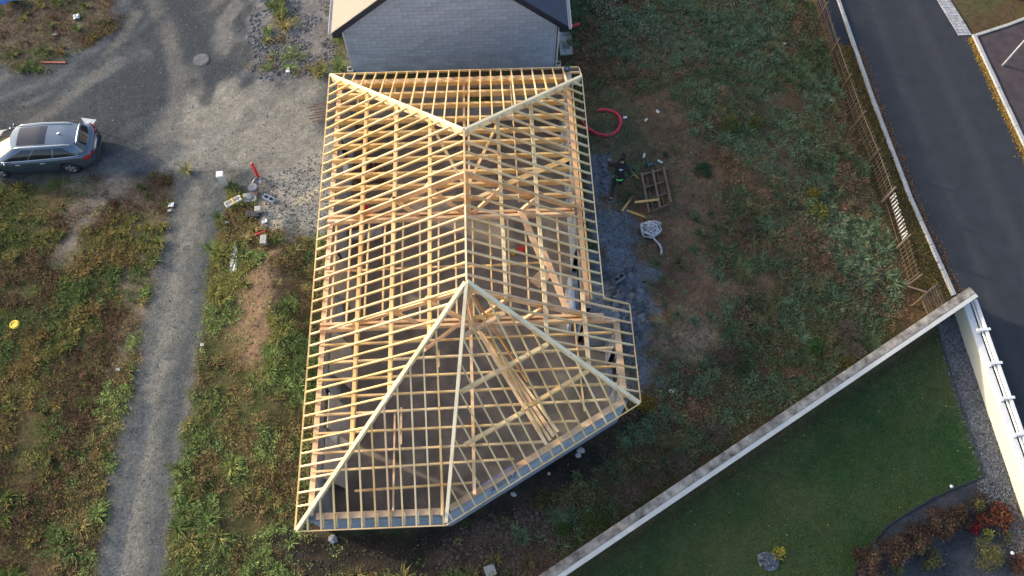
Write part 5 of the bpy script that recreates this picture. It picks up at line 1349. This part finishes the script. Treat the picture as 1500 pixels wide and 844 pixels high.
raw_mesh('leafy_weeds', V, A, B_, C_, LEAF, kind='stuff')
# low sward and verge
sx_, sy_ = scatter(420000, BX); tc, reg, kk = palette(sx_, sy_); n_ = len(sx_)
vx = rng.uniform(21.6, 23.8, 26000); vy = rng.uniform(-10, 8.5, 26000); k_ = (sd_poly(vx, vy, vergeP) > .05) & ~((vy > 3.0) & (vx < 22.9)); vx, vy = vx[k_], vy[k_]
vc = np.array([(.060, .070, .020), (.10, .09, .025), (.085, .05, .022)])[rng.integers(0, 3, len(vx))]
ax_, ay_ = np.concatenate([sx_, vx]), np.concatenate([sy_, vy]); ac = np.concatenate([tc, vc]) * (.6 + .8 * rng.random(len(ax_)))[:, None]; n_ = len(ax_)
P = np.stack([ax_, ay_, hgt(ax_, ay_) - .01], 1)
V, A, B_, C_ = merge([leaf_geo(P, rng.uniform(0, 6.28, n_), rng.uniform(.1, 1.2, n_), rng.uniform(.05, .14, n_), rng.uniform(.012, .03, n_), ac)])
raw_mesh('low_grass', V, A, B_, C_, LEAF, kind='stuff')
# mown lawn
lx_ = rng.uniform(8, 23.5, 190000); ly_ = rng.uniform(-20.3, -9.5, 190000)
k_ = sd_poly(lx_, ly_, lawnP) > .03; lx_, ly_ = lx_[k_], ly_[k_]
k_ = ((lx_ - 7.57) * (-.4936) + (ly_ + 18.93) * .8697) < -.5; lx_, ly_ = lx_[k_], ly_[k_]
n_ = len(lx_); a = np.clip((fbm(lx_, ly_, 2.6, 81, 4) - .5) * 3.2 + .5, 0, 1)[:, None]
lc = (np.array([[.036, .098, .030]]) * (1 - a) + np.array([[.130, .140, .052]]) * a) * (.7 + .6 * rng.random(n_))[:, None]
pb = fbm(lx_, ly_, .55, 82, 3) > .66; lc[pb] = lc[pb] * .6 + np.array([[.09, .11, .07]]) * .6
P = np.stack([lx_, ly_, hgt(lx_, ly_) - .005], 1)
V, A, B_, C_ = merge([leaf_geo(P, rng.uniform(0, 6.28, n_), rng.uniform(.2, 1.2, n_), rng.uniform(.03, .07, n_), rng.uniform(.012, .024, n_), lc)])
raw_mesh('lawn_grass', V, A, B_, C_, LEAF, kind='stuff')
# fallen leaves along the kerbs and on the lawn
def leaves(n_, f, cols_, name):
    q_ = np.array([f() for _ in range(n_)]); z_ = q_[:, 2]
    c = np.array(cols_)[rng.integers(0, len(cols_), n_)] * (.6 + .7 * rng.random(n_))[:, None]
    V, A, B_, C_ = merge([leaf_geo(np.stack([q_[:, 0], q_[:, 1], z_], 1), rng.uniform(0, 6.28, n_), rng.uniform(-.1, .25, n_), rng.uniform(.035, .075, n_), rng.uniform(.03, .055, n_), c)])
    raw_mesh(name, V, A, B_, C_, LEAF, kind='stuff')
def f_e():
    t_ = rng.random(); yy = 3.3 - t_ * 8; return (28.47 + (3.45 - yy) * .062 - abs(rng.normal(0, .11)) - .09 , yy, .018 + .02 * rng.random())
def f_w():
    yy = rng.uniform(-9.5, 3); xx = np.interp(yy, [-9.4, -5, 0, 5.8], [24.0, 23.44, 23.1, 22.86]); return (xx + .03 + abs(rng.normal(0, .16)), yy, .02)
def f_v():
    yy = rng.uniform(-10, 3); return (rng.uniform(22.1, 23.6 - .04 * (yy + 9)), yy, .03 + .06 * rng.random())
def f_l():
    while True:
        a, b2 = rng.uniform(10, 23), rng.uniform(-19.5, -10)
        if sd_poly(np.array([a]), np.array([b2]), lawnP)[0] > .05: return (a, b2, .05)
leaves(2600, f_e, [(.50, .30, .04), (.42, .26, .05), (.22, .12, .04)], 'fallen_leaves')
leaves(1500, f_w, [(.22, .10, .04), (.14, .07, .04), (.32, .17, .05)], 'fallen_leaves')
leaves(1800, f_v, [(.30, .19, .04), (.16, .09, .04), (.20, .17, .05)], 'fallen_leaves')
leaves(70, f_l, [(.40, .35, .10), (.30, .20, .08)], 'fallen_leaves')

# stones
def stones(n_, P, smin, smax, mat_, name, amp=.6, seed=5, cl=None, pw=2.5):
    bx = [p_[0] for p_ in P]; by = [p_[1] for p_ in P]
    x_ = rng.uniform(max(min(bx), -18.5), min(max(bx), 25), n_ * 3); y_ = rng.uniform(max(min(by), -21), min(max(by), 9), n_ * 3)
    k_ = rng.random(n_ * 3) < zm(x_, y_, P, .25, amp, seed)
    if cl is not None: k_ &= fbm(x_, y_, .9, 91) > cl
    x_, y_ = x_[k_][:n_], y_[k_][:n_]; n_ = len(x_)
    s_ = smin + (smax - smin) * rng.random(n_) ** pw
    base = np.array([(1, 1, 0), (-1, 1, 0), (-1, -1, 0), (1, -1, 0), (.6, .55, .8), (-.6, .6, .9), (-.5, -.6, .75), (.6, -.5, .85)], float)
    th = rng.uniform(0, 6.28, n_); V = base[None] * (1 + rng.normal(0, .22, (n_, 8, 3)))
    V = V * (s_ / 2)[:, None, None] * np.stack([rng.uniform(.7, 1.3, n_), rng.uniform(.6, 1.1, n_), rng.uniform(.5, 1.0, n_)], 1)[:, None, :]
    c, s2 = np.cos(th)[:, None], np.sin(th)[:, None]
    X_ = V[..., 0] * c - V[..., 1] * s2 + x_[:, None]; Y_ = V[..., 0] * s2 + V[..., 1] * c + y_[:, None]; Z_ = V[..., 2] + hgt(x_, y_)[:, None] - .01
    F = np.array([[4, 5, 6, 7], [0, 1, 5, 4], [1, 2, 6, 5], [2, 3, 7, 6], [3, 0, 4, 7]])
    return raw_mesh(name, np.stack([X_, Y_, Z_], -1).reshape(-1, 3), np.zeros((0, 3), int), (np.arange(n_)[:, None, None] * 8 + F[None]).reshape(-1, 4), None, mat_, kind='stuff')
def stone_mat(name, c, rand=.5):
    m, n, b = nodes(name); g_ = N(n, 'ShaderNodeNewGeometry')
    cc = mixc(n, c, ramp(n, g_.outputs['Random Per Island'], [(0, (1 - rand,) * 3), (.9, (1 + rand * .4,) * 3), (1, (1.35, 1.35, 1.3))]), 1.0, 'MULTIPLY')
    n.links.new(cc, b.inputs['Base Color']); b.inputs['Roughness'].default_value = .9; b.inputs['Specular IOR Level'].default_value = .2; return m
ST1, ST2, ST3, ST4 = stone_mat('court_stone', (.14, .145, .145)), stone_mat('blue_crushed_stone', (.13, .15, .18)), stone_mat('brown_stone', (.12, .09, .07)), stone_mat('garden_gravel', (.13, .14, .155), .7)
stones(7000, Z['court'], .02, .075, ST1, 'gravel')
stones(4500, Z['nwstones'], .03, .13, ST4, 'gravel', cl=.45)
stones(6000, Z['drive'], .02, .06, ST1, 'gravel', .3)
stones(2500, Z['pile'], .02, .09, ST1, 'gravel')
stones(1800, Z['gravE'], .02, .08, ST2, 'gravel')
stones(160, GP([(885, 395), (925, 395), (948, 440), (950, 500), (925, 500), (890, 440)]), .10, .30, ST2, 'rubble', .3, pw=1.2)
stones(70, GP([(872, 225), (886, 235), (893, 300), (880, 300)]), .08, .2, ST2, 'rubble', .3, pw=1.2)
stones(6500, Z['houseE'], .02, .09, ST3, 'gravel')
stones(900, Z['sunpatchE'], .03, .12, stone_mat('sunlit_brown_stone', (.22, .17, .12)), 'gravel')  # stones share the patch's painted sunlight, paler than the soil around
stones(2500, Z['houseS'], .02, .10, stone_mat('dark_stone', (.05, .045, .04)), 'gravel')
stones(2200, Z['brownS'], .03, .12, ST3, 'gravel')
stones(900, Z['dirtW'], .02, .08, ST3, 'gravel')
stones(7500, stripP, .03, .08, ST4, 'gravel', .05, pw=1.2)
stones(2500, bedP, .02, .05, stone_mat('dark_bed_gravel', (.05, .055, .065)), 'gravel', .05)

# ------------------------------------------------------------------ single shrubs and plants
def shrub(px, py, r, h_, cols_, label, cat, name='shrub', n_=900, leaf=.07, lw=.035, stem_c=(.08, .055, .04), group=None, twig=False, lay=.0):
    p = at(px, py, -.03); t = thing(name, label, cat, p)
    bb = MB(); rnd = random.Random(int(px * 7 + py))
    tips = []
    for k in range(14 if not twig else 34):
        a = rnd.uniform(0, 6.28); q_ = rnd.uniform(.2, .95); e_ = Vector((math.cos(a) * r * q_, math.sin(a) * r * q_, h_ * rnd.uniform(.5, 1.05) * (1.1 - .6 * q_)))
        mid = e_ * .5 + Vector((0, 0, h_ * .12)); bb.tube([Vector((e_.x * .05, e_.y * .05, 0)), mid, e_], [.014, .009, .004], 4); tips.append(e_)
        if twig:
            for j in range(5):
                b0 = mid.lerp(e_, rnd.random()); bb.tube([b0, b0 + Vector((rnd.uniform(-.2, .2), rnd.uniform(-.2, .2), rnd.uniform(.02, .2))) * r * 1.2], [.006, .003], 3)
    bb.build('stem', mat('stem_of_' + name + '_%d_%d' % (px, py), stem_c, .9, bmp=0), t)
    # clumps of leaves round the branch ends, gaps between
    ncl = 26 if not twig else 30
    ca = rng.uniform(0, 6.28, ncl); cr = np.sqrt(rng.random(ncl)) * r * .85; cz = h_ * (1 - (cr / r) ** 2 * .65) * rng.uniform(.45, 1, ncl)
    cl = np.stack([cr * np.cos(ca), cr * np.sin(ca), cz], 1); ci = rng.integers(0, ncl, n_)
    P = cl[ci] + rng.normal(0, r * .16, (n_, 3)) * np.array([1, 1, .7]); P[:, 2] = np.abs(P[:, 2])
    ct = np.array(cols_)[rng.integers(0, len(cols_), ncl)][ci] * (.55 + .8 * rng.random(n_))[:, None]
    V, A, B_, C_ = merge([leaf_geo(P, rng.uniform(0, 6.28, n_), rng.uniform(-.5, 1.0, n_), rng.uniform(.6, 1.3, n_) * leaf, rng.uniform(.6, 1.2, n_) * lw, ct)])
    raw_mesh('foliage', V, A, B_, C_, LEAF, t)
    return t
BRN = [(.085, .050, .033), (.055, .032, .024), (.12, .08, .048)]
DRY = [(.17, .125, .095), (.21, .165, .13), (.12, .085, .065)]
for (px, py, r, h_, l_) in ((1268, 828, .62, .7, 'rounded brown-leaved shrub at the bottom edge, the lowest of the row along the lawn'), (1306, 806, .52, .65, 'brown-leaved shrub second from the bottom of the row along the lawn'), (1336, 790, .50, .6, 'dense brown-leaved shrub in the middle of the row along the lawn'), (1372, 768, .55, .7, 'largest brown-leaved shrub of the row, fourth from the bottom'), (1402, 757, .40, .5, 'loose brown shrub at the upper end of the row, next to the red one')):
    shrub(px, py, r, h_, BRN, l_, 'shrub', 'brown_shrub', 1500, .075, .045, group=None)
shrub(1429, 738, .42, .5, [(.07, .045, .04), (.05, .04, .03)], 'dark purplish shrub by the corner of the lawn', 'shrub', 'dark_shrub', 700)
shrub(1427, 743, .22, .55, [(.18, .19, .04), (.14, .16, .04)], 'small yellow-green plant beside the dark shrub at the lawn corner', 'plant', 'yellow_plant', 260)
RED = [(.14, .042, .026), (.10, .032, .024), (.15, .06, .03)]
shrub(1462, 757, .48, .45, RED, 'large rust-red shrub in the gravel near the white wall', 'shrub', 'red_shrub', 900, .09, .06)
shrub(1438, 764, .28, .3, RED, 'medium rust-red shrub left of the large one', 'shrub', 'red_shrub', 350, .08, .05)
shrub(1425, 775, .20, .25, [(.22, .02, .03)], 'smallest dark red plant in the bed', 'plant', 'red_plant', 200, .07, .04)
shrub(1441, 813, .55, .55, [(.11, .115, .04), (.075, .085, .03), (.15, .14, .05)], 'spreading olive-green shrub beside the two dome lights', 'shrub', 'olive_shrub', 1300, .09, .018)
shrub(1444, 784, .20, .4, [(.17, .19, .04)], 'thin yellow-green sprig above the olive shrub', 'plant', 'yellow_plant', 160)
shrub(1361, 820, .45, .3, [(.07, .09, .03), (.10, .11, .035)], 'low straggling green plant between the brown shrubs and the olive one', 'plant', 'low_plant', 420)
shrub(1312, 833, .25, .3, [(.08, .10, .035)], 'small green plant at the foot of the brown shrub row', 'plant', 'low_plant', 200)
shrub(1470, 785, .35, .3, [(.06, .08, .03), (.10, .10, .04)], 'thin green plant right of the yellow sprig', 'plant', 'low_plant', 180)
shrub(1496, 822, .5, .25, [(.14, .06, .035), (.10, .05, .035)], 'low reddish-brown ground plant at the lower right corner', 'plant', 'brown_plant', 700)
for (px, py, r, h_, l_) in ((921, 727, .65, .8, 'pale pinkish-brown dead bush halfway between frame and wall, the largest of the dry ones'), (958, 700, .45, .6, 'grey dead bush right of the largest one'), (995, 683, .5, .6, 'grey-brown dead bush close to the wall'), (1043, 637, .55, .6, 'tan dead bush by the wall, right of the grey ones'), (1062, 524, .65, .7, 'rust-brown dead bush on the mound above the wall'), (1235, 490, .7, .7, 'broad tan dead bush below the fence line'), (1245, 520, .5, .6, 'olive dead bush just below the broad tan one'), (1095, 345, .5, .4, 'dark dead stalks on the middle of the field')):
    shrub(px, py, r, h_, DRY if px not in (1062, 1095) else [(.13, .08, .05), (.09, .055, .04)], l_, 'bush', 'dead_bush', 900, .07, .012, (.13, .10, .08), twig=True)
for (px, py, r, h_, c, l_) in ((1064, 196, .42, .5, (.11, .13, .03), 'yellow-green weed clump on the spoil mound, left of two'), (1101, 192, .28, .4, (.12, .12, .03), 'smaller yellow-green weed clump on the spoil mound, right of two'), (1028, 256, .38, .35, (.05, .10, .05), 'blue-green weed clump beside the crate frame'), (1192, 510, .30, .4, (.06, .15, .035), 'bright green plant in the field above the wall'), (1186, 293, .25, .4, (.18, .15, .03), 'yellow flowering weed in the middle of the field, upper of two'), (1196, 318, .38, .4, (.13, .14, .03), 'yellow-green weed in the middle of the field, lower of two'), (824, 776, .22, .35, (.08, .14, .03), 'bright green weed below the slanted wall near the bottom'), (870, 762, .45, .35, (.10, .13, .04), 'spreading yellow-green weed below the slanted wall'), (800, 733, .45, .2, (.16, .15, .05), 'pale yellow low weed patch under the slanted wall'), (947, 593, .38, .25, (.24, .18, .03), 'weed with sunlight put into its golden leaf colour by the corner of the slanted wall'), (1085, 535, .5, .4, (.06, .10, .04), 'green weed clump right of the rust-brown bush'), (1240, 535, .35, .4, (.14, .12, .03), 'mustard-coloured plant near the wall end')):  # the golden weed's leaf colour carries painted sunlight
    shrub(px, py, r, h_, [c, tuple(k_ * .7 for k_ in c)], l_, 'plant', 'weed_plant', 480, .09, .04, (.07, .08, .03))
# young tree in its mulch mat on the lawn
p = at(1124, 822); t = thing('mulch_mat', 'shiny grey plastic mulch mat with gravel round the young tree on the lawn', 'mat', p, .2)
bm_ = bmesh.new(); vs_ = []
for k in range(11):
    a = 2 * math.pi * k / 11; r_ = random.uniform(.30, .42); vs_.append(bm_.verts.new((r_ * math.cos(a), r_ * math.sin(a) * .95, .03)))
c0 = bm_.verts.new((0, 0, .10)); ring2 = [bm_.verts.new((v_.co.x * .55 + random.uniform(-.04, .04), v_.co.y * .55, .07 + random.uniform(0, .06))) for v_ in vs_]
for k in range(11):
    k2 = (k + 1) % 11; bm_.faces.new((vs_[k], vs_[k2], ring2[k2], ring2[k])); bm_.faces.new((ring2[k], ring2[k2], c0))
me = bpy.data.meshes.new('film'); bm_.to_mesh(me); bm_.free()
m, n, b = nodes('wet_grey_film'); b.inputs['Base Color'].default_value = (.11, .13, .16, 1); b.inputs['Roughness'].default_value = .18; bump(n, b, noise(n, coords(n), 14), .9, .05)
link('film', me, m, t)
bb = MB()
for k in range(60):
    a, r_ = random.uniform(0, 6.28), random.uniform(0, .33); s_ = random.uniform(.012, .03); q_ = (r_ * math.cos(a), r_ * math.sin(a) * .9, .09); bb.box((q_[0] - s_, q_[1] - s_, .06), (q_[0] + s_, q_[1] + s_, .09 + s_ * 2))
bb.build('pebbles', ST4, t, kind='stuff')
tt = shrub(1136, 812, .22, .9, [(.36, .28, .03), (.28, .25, .04)], 'young tree with sparse yellow leaves standing in the mulch mat', 'tree', 'young_tree', 130, .07, .045, (.2, .15, .1))
# flowers in the grass at the top
def f_fl():
    a = G(rng.normal(930, 22), rng.normal(45, 14)) if rng.random() < .5 else G(rng.normal(885, 15), rng.normal(20, 12)); return (a.x, a.y, .25 + .1 * rng.random())
leaves(220, f_fl, [(.42, .44, .40)], 'white_flowers')

#print('TRIS', {o.name: sum(len(p.vertices) - 2 for p in o.data.polygons) for o in COL.objects if o.type == 'MESH' and len(o.data.polygons) > 20000}, 'all', sum(len(o.data.polygons) for o in COL.objects if o.type == 'MESH'))
